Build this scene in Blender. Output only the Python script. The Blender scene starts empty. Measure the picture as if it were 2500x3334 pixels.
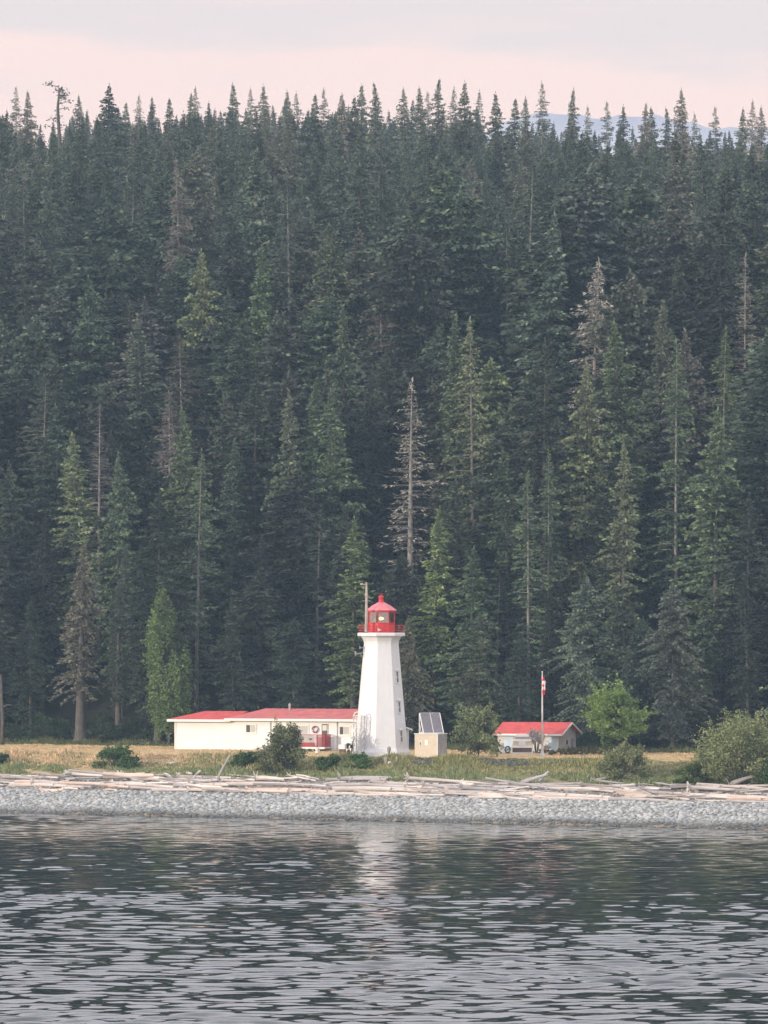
import bpy, math, random
import numpy as np
from mathutils import Vector, Matrix, Euler
R = math.radians
random.seed(7)
rng = np.random.default_rng(11)
scene = bpy.context.scene
COL = scene.collection

# ------------------------------------------------------------------ camera
CAM_Z, F, CX, HY = 14.0, 16000.0, 1250.0, 2065.0      # photograph is 2500 x 3334
cam = bpy.data.cameras.new('camera')
cam.sensor_fit = 'HORIZONTAL'; cam.sensor_width = 36; cam.lens = 36*F/2500
cam.clip_start = 1; cam.clip_end = 20000
camo = bpy.data.objects.new('camera', cam); COL.objects.link(camo)
camo.location = (0, 0, CAM_Z)
camo.rotation_euler = (R(90)+math.atan((HY-1667)/F), 0, 0)
scene.camera = camo

# ------------------------------------------------------------------ light
SUN_AZ, SUN_EL = 53.0, 8.5           # sun stands behind the camera, to its left
sd = Vector((-math.sin(R(SUN_AZ))*math.cos(R(SUN_EL)), -math.cos(R(SUN_AZ))*math.cos(R(SUN_EL)), math.sin(R(SUN_EL))))
world = bpy.data.worlds.new('World'); scene.world = world; world.use_nodes = True
nt = world.node_tree; nt.nodes.clear()
def wn(t, **k):
    n = nt.nodes.new(t)
    for a, b in k.items(): setattr(n, a, b)
    return n
L = nt.links.new
sky = wn('ShaderNodeTexSky', sky_type='NISHITA', sun_disc=False)
sky.sun_elevation = R(SUN_EL); sky.sun_rotation = math.atan2(sd.x, sd.y)
sky.air_density = 1.0; sky.dust_density = 1.5
skys = wn('ShaderNodeVectorMath', operation='SCALE'); L(sky.outputs[0], skys.inputs[0]); skys.inputs['Scale'].default_value = 0.10
tc = wn('ShaderNodeTexCoord'); sep = wn('ShaderNodeSeparateXYZ'); L(tc.outputs['Generated'], sep.inputs[0])
az = wn('ShaderNodeMath', operation='ARCTAN2'); L(sep.outputs[0], az.inputs[0]); L(sep.outputs[1], az.inputs[1])
cmb = wn('ShaderNodeCombineXYZ'); L(az.outputs[0], cmb.inputs[0]); L(sep.outputs[2], cmb.inputs[2])
mp = wn('ShaderNodeMapping'); L(cmb.outputs[0], mp.inputs[0]); mp.inputs['Scale'].default_value = (14, 1, 95); mp.inputs['Location'].default_value = (3.35, 0, 2.2)
no = wn('ShaderNodeTexNoise'); no.inputs['Scale'].default_value = 1.0; no.inputs['Detail'].default_value = 5; no.inputs['Roughness'].default_value = .5
L(mp.outputs[0], no.inputs['Vector'])
# elevation: pink low, greyer and cooler above
el = wn('ShaderNodeMapRange'); L(sep.outputs[2], el.inputs[0]); el.inputs[1].default_value = 0.100; el.inputs[2].default_value = 0.145
ad = wn('ShaderNodeMath', operation='ADD'); L(el.outputs[0], ad.inputs[0]); L(no.outputs[0], ad.inputs[1])
cr = wn('ShaderNodeMapRange', interpolation_type='SMOOTHSTEP'); L(ad.outputs[0], cr.inputs[0]); cr.inputs[1].default_value = .74; cr.inputs[2].default_value = 1.05
mx = wn('ShaderNodeMix', data_type='RGBA'); L(cr.outputs[0], mx.inputs[0])
mx.inputs[6].default_value = (0.97, 0.71, 0.62, 1)      # pink evening haze
mx.inputs[7].default_value = (0.78, 0.655, 0.62, 1)     # thin grey cloud
up = wn('ShaderNodeMapRange'); L(sep.outputs[2], up.inputs[0]); up.inputs[1].default_value = .14; up.inputs[2].default_value = .32
mu = wn('ShaderNodeMix', data_type='RGBA'); L(up.outputs[0], mu.inputs[0]); L(mx.outputs[2], mu.inputs[6]); mu.inputs[7].default_value = (1.20, 1.15, 1.24, 1)
bl = wn('ShaderNodeMix', data_type='RGBA'); bl.inputs[0].default_value = .95; L(skys.outputs[0], bl.inputs[6]); L(mu.outputs[2], bl.inputs[7])
bg = wn('ShaderNodeBackground'); L(bl.outputs[2], bg.inputs[0]); bg.inputs[1].default_value = 1.12
wo = wn('ShaderNodeOutputWorld'); L(bg.outputs[0], wo.inputs[0])

sun = bpy.data.lights.new('sun', 'SUN'); sun.energy = 2.85; sun.angle = R(.6); sun.color = (1.0, .87, .70)
suno = bpy.data.objects.new('sun', sun); COL.objects.link(suno)
suno.rotation_euler = sd.to_track_quat('Z', 'Y').to_euler()

scene.view_settings.view_transform = 'Standard'; scene.view_settings.look = 'None'
scene.view_settings.exposure = 0.20; scene.view_settings.gamma = 1; scene.view_settings.use_curve_mapping = False
scene.render.engine = 'CYCLES'
cy = scene.cycles
cy.use_denoising = True; cy.max_bounces = 5; cy.diffuse_bounces = 2; cy.glossy_bounces = 2
cy.transmission_bounces = 3; cy.volume_bounces = 0; cy.transparent_max_bounces = 12
try: cy.denoiser = 'OPENIMAGEDENOISE'
except Exception: pass

# ------------------------------------------------------------------ place
def ys(x):
    return 369 - .57*np.clip(x, -160, 160)
VP = [-400, -60, -6, 0, 8.6, 16, 22, 26.5, 31, 58, 65, 113, 158, 208, 258, 285, 350, 470, 620, 900, 8000]
ZP = [-9, -6, -.9, 0, 1.55, 2.45, 3.1, 3.95, 4.02, 4.12, 5.0, 30, 43.5, 54, 63, 62, 63, 84, 60, 10, 4]
def gz(x, y):
    v = y - ys(x)
    z = np.interp(v, VP, ZP)
    hill = np.clip((v-64)/100, 0, 1)
    z = z + hill*(-.11*np.clip(x, -60, 60)) + hill*1.6*np.sin(x*.11+1)*np.sin(y*.05)
    z = z+.09*np.sin(x*.7+2*np.sin(x*.31))*np.exp(-(v/3.0)**2)
    return z
def P(px, py, D): return ((px-CX)/F*D, D, CAM_Z-(py-HY)/F*D)
def X(px, D): return (px-CX)/F*D
def Z(py, D): return CAM_Z-(py-HY)/F*D
def Dground(px, py):
    best = None
    for k in range(3500, 4800):
        D = k/10; y = HY + F*(CAM_Z-gz(X(px, D), D))/D
        if best is None or abs(y-py) < best[0]-1e-6: best = (abs(y-py), D)
    return best[1]

# ------------------------------------------------------------------ helpers
def tag(o, label=None, cat=None, group=None, kind=None):
    if label: o['label'] = label
    if cat: o['category'] = cat
    if group: o['group'] = group
    if kind: o['kind'] = kind
    return o
def empty(name, loc=(0, 0, 0), rz=0, label=None, cat=None, group=None):
    o = bpy.data.objects.new(name, None); COL.objects.link(o)
    o.location = loc; o.rotation_euler = (0, 0, rz); o.empty_display_size = .3
    return tag(o, label, cat, group)
def link(name, me, parent=None, mat=None):
    o = bpy.data.objects.new(name, me); COL.objects.link(o)
    if parent: o.parent = parent
    if mat is not None and len(me.materials) == 0: me.materials.append(mat)
    return o
class MB:
    def __init__(s): s.v = []; s.f = []; s.m = Matrix.Identity(4)
    def add(s, vs, fs):
        b = len(s.v)
        s.v += [tuple(s.m @ Vector(p)) for p in vs]; s.f += [tuple(b+i for i in f) for f in fs]
        return s
    def box(s, x0, x1, y0, y1, z0, z1):
        return s.add([(x0,y0,z0),(x1,y0,z0),(x1,y1,z0),(x0,y1,z0),(x0,y0,z1),(x1,y0,z1),(x1,y1,z1),(x0,y1,z1)],
                     [(3,2,1,0),(4,5,6,7),(0,1,5,4),(1,2,6,5),(2,3,7,6),(3,0,4,7)])
    def tube(s, pts, rad, n=6, cap=True):
        pts = [Vector(p) for p in pts]; rad = rad if isinstance(rad, (list, tuple)) else [rad]*len(pts)
        vs = []
        for i, p in enumerate(pts):
            d = (pts[min(i+1, len(pts)-1)]-pts[max(i-1, 0)]).normalized()
            a = Vector((0,0,1)) if abs(d.z) < .9 else Vector((1,0,0))
            u = d.cross(a).normalized(); w = d.cross(u)
            vs += [tuple(p+(u*math.cos(2*math.pi*k/n)+w*math.sin(2*math.pi*k/n))*rad[i]) for k in range(n)]
        fs = []
        for i in range(len(pts)-1):
            for k in range(n):
                fs.append((i*n+k, i*n+(k+1) % n, (i+1)*n+(k+1) % n, (i+1)*n+k))
        if cap: fs += [tuple(range(n-1, -1, -1)), tuple((len(pts)-1)*n+k for k in range(n))]
        return s.add(vs, fs)
    def ring(s, prof, n=8, a0=0, cx=0, cy=0, close=True):
        """prof: list of (radius, z); a0: angle of the first corner, degrees clockwise from -y"""
        vs = []
        for r, z in prof:
            for k in range(n):
                a = R(a0+360*k/n); vs.append((cx+r*math.sin(a), cy-r*math.cos(a), z))
        fs = []
        for i in range(len(prof)-1):
            for k in range(n):
                fs.append((i*n+k, i*n+(k+1) % n, (i+1)*n+(k+1) % n, (i+1)*n+k))
        if close: fs += [tuple(range(n-1, -1, -1)), tuple((len(prof)-1)*n+k for k in range(n))]
        return s.add(vs, fs)
    def mesh(s, name, mat, smooth=False):
        me = bpy.data.meshes.new(name); me.from_pydata(s.v, [], s.f); me.materials.append(mat)
        if smooth: me.polygons.foreach_set('use_smooth', [True]*len(me.polygons))
        me.update(); return me
    def build(s, name, mat, parent=None, smooth=False):
        return link(name, s.mesh(name, mat, smooth), parent)
def npmesh(name, V, Fc, mat, tone=None, smooth=False):
    V = np.asarray(V, dtype=np.float32); Fc = np.asarray(Fc, dtype=np.int32); n, k = Fc.shape
    me = bpy.data.meshes.new(name)
    me.vertices.add(len(V)); me.vertices.foreach_set('co', V.ravel())
    me.loops.add(n*k); me.loops.foreach_set('vertex_index', Fc.ravel())
    me.polygons.add(n); me.polygons.foreach_set('loop_start', np.arange(0, n*k, k, dtype=np.int32))
    if smooth: me.polygons.foreach_set('use_smooth', np.ones(n, dtype=bool))
    me.materials.append(mat)
    if tone is not None:
        a = me.attributes.new('tone', 'FLOAT', 'FACE'); a.data.foreach_set('value', np.asarray(tone, dtype=np.float32))
    me.update(calc_edges=True); me.validate()
    return me

# ------------------------------------------------------------------ materials
class NM:
    def __init__(s, name):
        s.m = bpy.data.materials.new(name); s.m.use_nodes = True; s.t = s.m.node_tree; s.t.nodes.clear()
        s.out = s.t.nodes.new('ShaderNodeOutputMaterial'); s.b = s.t.nodes.new('ShaderNodeBsdfPrincipled')
        s.t.links.new(s.b.outputs[0], s.out.inputs[0])
    def n(s, t, **k):
        o = s.t.nodes.new(t)
        for a, b in k.items(): setattr(o, a, b)
        return o
    def l(s, a, b): s.t.links.new(a, b)
    def noise(s, scale, detail=4, vec=None, sc3=None, rough=.55):
        o = s.n('ShaderNodeTexNoise'); o.inputs['Scale'].default_value = scale; o.inputs['Detail'].default_value = detail; o.inputs['Roughness'].default_value = rough
        if vec is None: vec = s.n('ShaderNodeTexCoord').outputs['Object']
        if sc3:
            m = s.n('ShaderNodeMapping'); m.inputs['Scale'].default_value = sc3; s.l(vec, m.inputs[0]); vec = m.outputs[0]
        s.l(vec, o.inputs['Vector']); return o
    def ramp(s, src, stops):
        r = s.n('ShaderNodeValToRGB'); s.l(src, r.inputs[0]); e = r.color_ramp.elements
        e[0].position, e[0].color = stops[0][0], (*stops[0][1], 1); e[1].position, e[1].color = stops[-1][0], (*stops[-1][1], 1)
        for p, c in stops[1:-1]:
            q = e.new(p); q.color = (*c, 1)
        return r.outputs[0]
    def mix(s, f, a, b, blend='MIX'):
        m = s.n('ShaderNodeMix', data_type='RGBA', blend_type=blend)
        for sock, val in ((m.inputs[0], f), (m.inputs[6], a), (m.inputs[7], b)):
            if isinstance(val, (int, float)): sock.default_value = val
            elif isinstance(val, tuple): sock.default_value = (*val, 1)
            else: s.l(val, sock)
        return m.outputs[2]
    def math(s, op, a, b=None, c=None):
        m = s.n('ShaderNodeMath', operation=op)
        for i, v in enumerate((a, b, c)):
            if v is None: continue
            if isinstance(v, (int, float)): m.inputs[i].default_value = v
            else: s.l(v, m.inputs[i])
        return m.outputs[0]
    def col(s, c, rough=.8, spec=.3, metal=0):
        i = s.b.inputs['Base Color']
        if isinstance(c, tuple): i.default_value = (*c, 1)
        else: s.l(c, i)
        s.b.inputs['Roughness'].default_value = rough; s.b.inputs['Specular IOR Level'].default_value = spec; s.b.inputs['Metallic'].default_value = metal
        return s.m
    def bump(s, h, strength=.5, dist=.05):
        b = s.n('ShaderNodeBump'); b.inputs['Strength'].default_value = strength; b.inputs['Distance'].default_value = dist
        s.l(h, b.inputs['Height']); s.l(b.outputs[0], s.b.inputs['Normal'])
def paint(name, c, rough=.6, var=.12, scale=1.5, dirt=None):
    m = NM(name); n = m.noise(scale, 5)
    c2 = tuple(x*(1-var*2) for x in c) if dirt is None else dirt
    base = m.ramp(n.outputs[0], [(.35, c2), (.62, c)])
    m.bump(m.noise(14, 3).outputs[0], .25, .02)
    return m.col(base, rough)
def foliage(name, dark, mid, light, brown=None, objtint=True):
    """leaf colour: a spread of natural tones leaf by leaf, tree by tree; forest object tints also hold painted light and haze"""
    m = NM(name)
    at = m.n('ShaderNodeAttribute', attribute_name='tone')
    oi = m.n('ShaderNodeObjectInfo')
    base = m.ramp(at.outputs['Fac'], [(.0, dark), (.5, mid), (1., light)])
    if brown is not None:
        f = m.math('MULTIPLY', m.math('GREATER_THAN', oi.outputs['Random'], .80), .40)
        base = m.mix(f, base, m.ramp(at.outputs['Fac'], [(0., tuple(c*.6 for c in brown)), (1., brown)]))
    k = m.n('ShaderNodeMapRange'); m.l(oi.outputs['Random'], k.inputs[0]); k.inputs[3].default_value = .72; k.inputs[4].default_value = 1.3
    vm = m.n('ShaderNodeVectorMath', operation='SCALE'); m.l(base, vm.inputs[0]); m.l(k.outputs[0], vm.inputs['Scale'])
    c = m.mix(1.0, vm.outputs[0], oi.outputs['Color'], 'MULTIPLY') if objtint else vm.outputs[0]
    return m.col(c, .75, .25)
M = {}
M['needles'] = foliage('conifer needles', (.029, .046, .037), (.076, .104, .074), (.180, .214, .128), (.150, .130, .105))
M['leaves'] = foliage('broad leaves', (.055, .078, .040), (.115, .145, .070), (.20, .235, .12))
M['twigs'] = foliage('grey dead twigs', (.10, .095, .085), (.19, .18, .155), (.30, .285, .25))
m = NM('bark'); oi = m.n('ShaderNodeObjectInfo')
bc = m.ramp(m.noise(3, 6, sc3=(3, 3, .6)).outputs[0], [(.3, (.05, .044, .038)), (.7, (.15, .135, .12))])
M['bark'] = m.col(m.mix(1., bc, oi.outputs['Color'], 'MULTIPLY'), .9)
m = NM('pale bark'); M['pale_bark'] = m.col(m.ramp(m.noise(3, 6, sc3=(3, 3, .6)).outputs[0], [(.3, (.13, .12, .11)), (.7, (.33, .31, .28))]), .9)
m = NM('white painted concrete')
m.bump(m.noise(14, 3).outputs[0], .25, .02)
M['white'] = m.col(m.mix(m.math('MULTIPLY', m.ramp(m.noise(1.0, 6, sc3=(5, 5, .35)).outputs[0], [(.5, (0, 0, 0)), (.78, (1, 1, 1))]), .30), m.ramp(m.noise(.8, 5).outputs[0], [(.35, (.71, .715, .72)), (.62, (.755, .76, .765))]), (.56, .53, .48)), .6)
M['siding'] = NM('white siding')
m = M['siding']; wv = m.n('ShaderNodeTexWave', wave_type='BANDS', bands_direction='Z', wave_profile='SAW'); wv.inputs['Scale'].default_value = 1.6
m.l(m.n('ShaderNodeTexCoord').outputs['Object'], wv.inputs['Vector']); m.bump(wv.outputs[0], .5, .02)
M['siding'] = m.col(m.ramp(m.noise(.8, 4).outputs[0], [(.3, (.72, .73, .73)), (.6, (.78, .79, .79))]), .6)
M['trim'] = paint('white trim', (.78, .77, .73), .5, .04)
M['red_paint'] = paint('red paint', (.62, .045, .045), .4, .10)
M['dark_red'] = paint('dark red paint', (.33, .035, .04), .5, .12)
M['pink_roof'] = paint('faded red roof metal', (.72, .20, .22), .35, .08)
def roofmat(name, c, d):
    m = NM(name); v = m.n('ShaderNodeTexVoronoi'); v.inputs['Scale'].default_value = 3.2
    m.l(m.n('ShaderNodeTexCoord').outputs['Object'], v.inputs['Vector'])
    b = m.mix(.25, m.ramp(m.noise(1.3, 6).outputs[0], [(.3, d), (.65, c)]), v.outputs['Color'], 'MULTIPLY')
    m.bump(v.outputs['Distance'], .6, .03); return m.col(b, .75)
M['roof_a'] = roofmat('red shingle roof', (.70, .13, .12), (.58, .09, .085))
M['roof_b'] = roofmat('weathered red shingle roof', (.64, .20, .185), (.52, .14, .13))
M['grey_paint'] = paint('grey paint', (.36, .35, .34), .6, .15)
M['mast_paint'] = paint('weathered mast paint', (.48, .42, .38), .6, .15)
M['beige'] = paint('beige painted plywood', (.64, .55, .43), .7, .06, 1.2)
M['pale_blue'] = paint('pale blue door paint', (.50, .62, .72), .5, .05)
M['dim_white'] = paint('weathered white boards', (.62, .61, .59), .7, .10, 2.5)
M['canvas'] = paint('grey canvas', (.42, .38, .37), .8, .08)
M['dark'] = paint('dark painted surface', (.05, .055, .06), .6, .1)
M['brown'] = paint('brown weathered metal', (.16, .11, .09), .7, .2)
m = NM('window glass'); m.b.inputs['Roughness'].default_value = .05; M['glass'] = m.col((.06, .07, .075), .06, .6)
m = NM('dim window glass'); M['dimglass'] = m.col((.20, .21, .22), .1, .6)
m = NM('curtain'); M['curtain'] = m.col((.66, .66, .60), .8)  # also colours the lantern panels that stand in for reflected sky
m = NM('net curtain behind glass'); M['netting'] = m.col((.42, .42, .39), .3)
m = NM('lantern glass'); m.b.inputs['Roughness'].default_value = .03; m.b.inputs['Base Color'].default_value = (.02, .02, .02, 1)
tr_ = m.n('ShaderNodeBsdfTransparent'); tr_.inputs[0].default_value = (.9, .93, .9, 1); ms = m.n('ShaderNodeMixShader'); ms.inputs[0].default_value = .25
gl_ = m.n('ShaderNodeBsdfGlossy'); gl_.inputs['Roughness'].default_value = .03; m.l(tr_.outputs[0], ms.inputs[1]); m.l(gl_.outputs[0], ms.inputs[2]); m.l(ms.outputs[0], m.out.inputs[0]); M['clear'] = m.m
m = NM('lit lamp'); m.b.inputs['Emission Color'].default_value = (1, .80, .42, 1); m.b.inputs['Emission Strength'].default_value = 2.2; M['lamp'] = m.col((.9, .8, .5), .3)
m = NM('brass lens'); M['lens'] = m.col((.16, .12, .07), .3, .5, .5)
m = NM('solar cells'); M['solar'] = m.col(m.ramp(m.noise(6, 3).outputs[0], [(.3, (.15, .14, .16)), (.7, (.22, .205, .225))]), .6, .2)
m = NM('rubber'); M['rubber'] = m.col((.07, .09, .11), .6)
m = NM('driftwood'); oi = m.n('ShaderNodeObjectInfo')
M['wood'] = m.col(m.mix(1., m.ramp(m.noise(2.5, 6, sc3=(.7, 5, 5)).outputs[0], [(.3, (.31, .275, .255)), (.5, (.54, .495, .465)), (.75, (.68, .64, .605))]), oi.outputs['Color'], 'MULTIPLY'), .85)
m = NM('flag red'); M['flag_red'] = m.col((.72, .03, .05), .8)
m = NM('flag white'); M['flag_white'] = m.col((.80, .79, .78), .8)
# beach stones
m = NM('beach stones'); at = m.n('ShaderNodeAttribute', attribute_name='tone')
M['stone'] = m.col(m.ramp(at.outputs['Fac'], [(0, (.09, .088, .08)), (.3, (.16, .17, .168)), (.6, (.26, .28, .28)), (.85, (.35, .37, .365)), (1, (.48, .49, .48))]), .8)
m = NM('dark rocks'); at = m.n('ShaderNodeAttribute', attribute_name='tone')
M['darkrock'] = m.col(m.ramp(at.outputs['Fac'], [(0, (.035, .036, .036)), (1, (.09, .088, .085))]), .85)
# grounds
def groundmat(name, stops, scale=.6, sc3=(1, 1, 1), bump=.4):
    m = NM(name); n = m.noise(scale, 7, sc3=sc3, rough=.65); m.bump(m.noise(6, 4).outputs[0], bump, .08)
    return m.col(m.ramp(n.outputs[0], stops), .95, .1)
M['shingle'] = groundmat('beach shingle', [(.3, (.17, .155, .135)), (.5, (.26, .24, .21)), (.7, (.36, .34, .31))], 3)
M['wetshingle'] = groundmat('wet shingle', [(.3, (.20, .165, .12)), (.7, (.34, .28, .21))], 3)
M['wrack'] = groundmat('beach under the logs', [(.3, (.13, .10, .085)), (.5, (.24, .21, .18)), (.7, (.32, .29, .25))], 1.6)
m = NM('bank soil and herbs'); px_ = m.n('ShaderNodeSeparateXYZ'); m.l(m.n('ShaderNodeTexCoord').outputs['Object'], px_.inputs[0])
fx_ = m.n('ShaderNodeMapRange'); m.l(px_.outputs[0], fx_.inputs[0]); fx_.inputs[1].default_value = -19; fx_.inputs[2].default_value = -12
nn_ = m.noise(.7, 7).outputs[0]
M['bank'] = m.col(m.mix(fx_.outputs[0], m.ramp(nn_, [(.3, (.28, .22, .12)), (.5, (.46, .34, .19)), (.7, (.55, .42, .27))]), m.ramp(nn_, [(.3, (.09, .11, .05)), (.5, (.19, .19, .09)), (.7, (.36, .28, .15))])), .95, .1)
M['lawn'] = groundmat('dry lawn', [(.25, (.30, .24, .11)), (.45, (.46, .34, .17)), (.6, (.58, .43, .24)), (.8, (.42, .34, .18))], .35)
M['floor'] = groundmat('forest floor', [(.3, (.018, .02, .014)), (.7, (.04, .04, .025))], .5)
M['grass'] = foliage('grass blades', (.10, .12, .05), (.19, .21, .09), (.36, .30, .15), None)
# water
m = NM('sea water')
geo = m.n('ShaderNodeNewGeometry').outputs['Position']
n1 = m.noise(1.0, 2.0, geo, (.42, .30, 1), .5)      # long ripples across the view
n2 = m.noise(1.0, 2.5, geo, (1.3, .95, 1), .5)      # short ripples
n3 = m.noise(1.0, 2.0, geo, (.035, .035, 1), .5)     # where a breath of wind touches
sp1 = m.n('ShaderNodeSeparateColor'); m.l(n1.outputs['Color'], sp1.inputs[0])
sp2 = m.n('ShaderNodeSeparateColor'); m.l(n2.outputs['Color'], sp2.inputs[0])
amp = m.n('ShaderNodeMapRange'); m.l(n3.outputs[0], amp.inputs[0]); amp.inputs[1].default_value = .36; amp.inputs[2].default_value = .66; amp.inputs[3].default_value = .55; amp.inputs[4].default_value = 1.35
gpx = m.n('ShaderNodeSeparateXYZ'); m.l(geo, gpx.inputs[0])
vv = m.math('ADD', gpx.outputs[1], m.math('MULTIPLY', gpx.outputs[0], .57))
lee = m.n('ShaderNodeMapRange', interpolation_type='SMOOTHSTEP'); m.l(vv, lee.inputs[0])      # calmer in the lee of the beach
lee.inputs[1].default_value = 369; lee.inputs[2].default_value = 250; lee.inputs[3].default_value = .42; lee.inputs[4].default_value = 1.0
A = m.math('MULTIPLY', amp.outputs[0], lee.outputs[0])
def slope(i, a1, a2):
    s = m.math('ADD', m.math('MULTIPLY', m.math('SUBTRACT', sp1.outputs[i], .5), a1), m.math('MULTIPLY', m.math('SUBTRACT', sp2.outputs[i], .5), a2))
    return m.math('MULTIPLY', s, A)
cx_ = m.n('ShaderNodeCombineXYZ'); m.l(slope(0, .0, .05), cx_.inputs[0]); m.l(slope(1, .0, .09), cx_.inputs[1]); cx_.inputs[2].default_value = 0
nz = m.n('ShaderNodeVectorMath', operation='NORMALIZE'); wa = m.n('ShaderNodeVectorMath', operation='ADD'); m.l(m.n('ShaderNodeNewGeometry').outputs['Normal'], wa.inputs[0]); m.l(cx_.outputs[0], wa.inputs[1]); m.l(wa.outputs[0], nz.inputs[0]); m.l(nz.outputs[0], m.b.inputs['Normal'])
m.b.inputs['IOR'].default_value = 1.45
M['water'] = m.col((.010, .018, .018), .03, .5)
m = NM('far mountain'); M['mount'] = m.col(m.ramp(m.noise(.01, 5).outputs[0], [(.3, (.46, .47, .52)), (.7, (.56, .56, .60))]), 1)  # pale blue-grey has distance haze mixed into the colour

# ------------------------------------------------------------------ ground, water
def sheet(name, v0, v1, nv, mat, x0=-120, x1=120, nx=121, jit=0.0, power=1):
    xs = np.linspace(x0, x1, nx); vs = v0+(v1-v0)*np.linspace(0, 1, nv)**power
    V = []
    for v in vs:
        for x in xs:
            y = ys(x)+v; V.append((x, y, float(gz(x, y)) + (jit*(rng.random()-.5) if v0 < v < v1 else 0)))
    F_ = [(j*nx+i, j*nx+i+1, (j+1)*nx+i+1, (j+1)*nx+i) for j in range(nv-1) for i in range(nx-1)]
    o = link(name, npmesh(name, V, F_, mat, smooth=True)); return tag(o, kind='structure')
sheet('seabed', -60, -.3, 20, M['wetshingle'])
sheet('wet_beach_edge', -.3, .9, 5, M['wetshingle'], nx=241, jit=.05)
sheet('beach', .9, 8.6, 12, M['shingle'], nx=241, jit=.06)
sheet('upper_beach', 8.6, 17, 12, M['wrack'], nx=241, jit=.12)
sheet('grassy_bank', 17, 27.5, 12, M['bank'], nx=241, jit=.10)
sheet('lawn', 27.5, 58.5, 24, M['lawn'], nx=121, jit=.04)
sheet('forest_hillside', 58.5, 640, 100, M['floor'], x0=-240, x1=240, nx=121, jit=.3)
# ground to the horizon
V, Fq = [], []
for y0 in (1010, 1500, 3000, 9000):
    for x in (-6000, -240, 240, 6000): V.append((x, y0, -1.2))
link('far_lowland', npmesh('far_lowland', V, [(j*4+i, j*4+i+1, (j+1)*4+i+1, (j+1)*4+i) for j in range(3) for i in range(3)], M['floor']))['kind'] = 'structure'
def axis_(lo, hi, d, far): return np.concatenate([[-6000, lo-40], np.arange(lo, hi+1e-6, d), [hi+40, far]])
wxs = axis_(-44, 44, .34, 6000); wys = axis_(152, 400, .15, 1010)
GX, GY = np.meshgrid(wxs, wys); hgt = np.zeros_like(GX); rw = np.random.default_rng(5)
for k in range(70):
    lam = rw.uniform(.72, 1.7) if k < 50 else rw.uniform(1.8, 4.5); th = rw.normal()*.42; kk = 2*math.pi/lam
    a_ = .0072/kk*(1.0 if k < 50 else .85)
    hgt += a_*np.sin(kk*(GX*math.sin(th)+GY*math.cos(th))+rw.random()*6.28)
gust = np.zeros_like(GX)
for k in range(14):
    lam = rw.uniform(14, 60); th = rw.random()*6.28; gust += np.sin(2*math.pi/lam*(GX*math.sin(th)*.6+GY*math.cos(th))+rw.random()*6.28)
gust = 1.0+.36*np.tanh(gust/2.6)
leew = .34+.80*np.clip((ys(GX)-GY-45)/125, 0, 1)**1.3
edge = np.clip((44-np.abs(GX))/4, 0, 1)*np.clip((GY-150)/8, 0, 1)*np.clip((402-GY)/4, 0, 1)
hgt *= gust*leew*edge*3.0
nx_, ny_ = len(wxs), len(wys)
V = np.stack([GX, GY, hgt], 2).reshape(-1, 3); I_ = np.arange(nx_*ny_).reshape(ny_, nx_)
Fq = np.stack([I_[:-1, :-1], I_[:-1, 1:], I_[1:, 1:], I_[1:, :-1]], 2).reshape(-1, 4)
o = link('water', npmesh('water', V, Fq, M['water'], smooth=True)); tag(o, kind='structure')
# distant blue ridge seen over the trees at the right
xs = np.linspace(-400, 400, 160); V = []; D0 = 1800
for row, (fy, fz) in enumerate(((0, -.02), (60, .45), (110, .8), (160, 1.0), (240, .2))):
    for x in xs:
        px = x/(D0+160)*F+CX
        top = np.interp(px, [-6000, -500, 600, 1500, 1700, 1850, 2050, 2250, 2400, 2560, 4000, 8000], [520, 520, 500, 445, 380, 366, 376, 396, 410, 432, 440, 500])
        h = 14+(HY-top)/F*(D0+160) + 1.2*math.sin(x*.13)+.8*math.sin(x*.41+1)
        V.append((x, D0+fy, h*fz))
n = len(xs)
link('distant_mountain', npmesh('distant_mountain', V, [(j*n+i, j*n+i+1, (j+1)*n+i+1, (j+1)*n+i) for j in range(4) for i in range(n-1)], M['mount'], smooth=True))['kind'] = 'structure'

# ------------------------------------------------------------------ haze
m = bpy.data.materials.new('haze air'); m.use_nodes = True; t = m.node_tree; t.nodes.clear()
ou = t.nodes.new('ShaderNodeOutputMaterial'); pv = t.nodes.new('ShaderNodeVolumePrincipled')
pv.inputs['Color'].default_value = (.52, .76, 1.0, 1); pv.inputs['Density'].default_value = .00019; pv.inputs['Anisotropy'].default_value = 0.0
t.links.new(pv.outputs[0], ou.inputs['Volume'])
b = MB().box(-450, 450, -60, 2100, -10.5, 250); hz = b.build('haze', m); tag(hz, kind='stuff')

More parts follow.
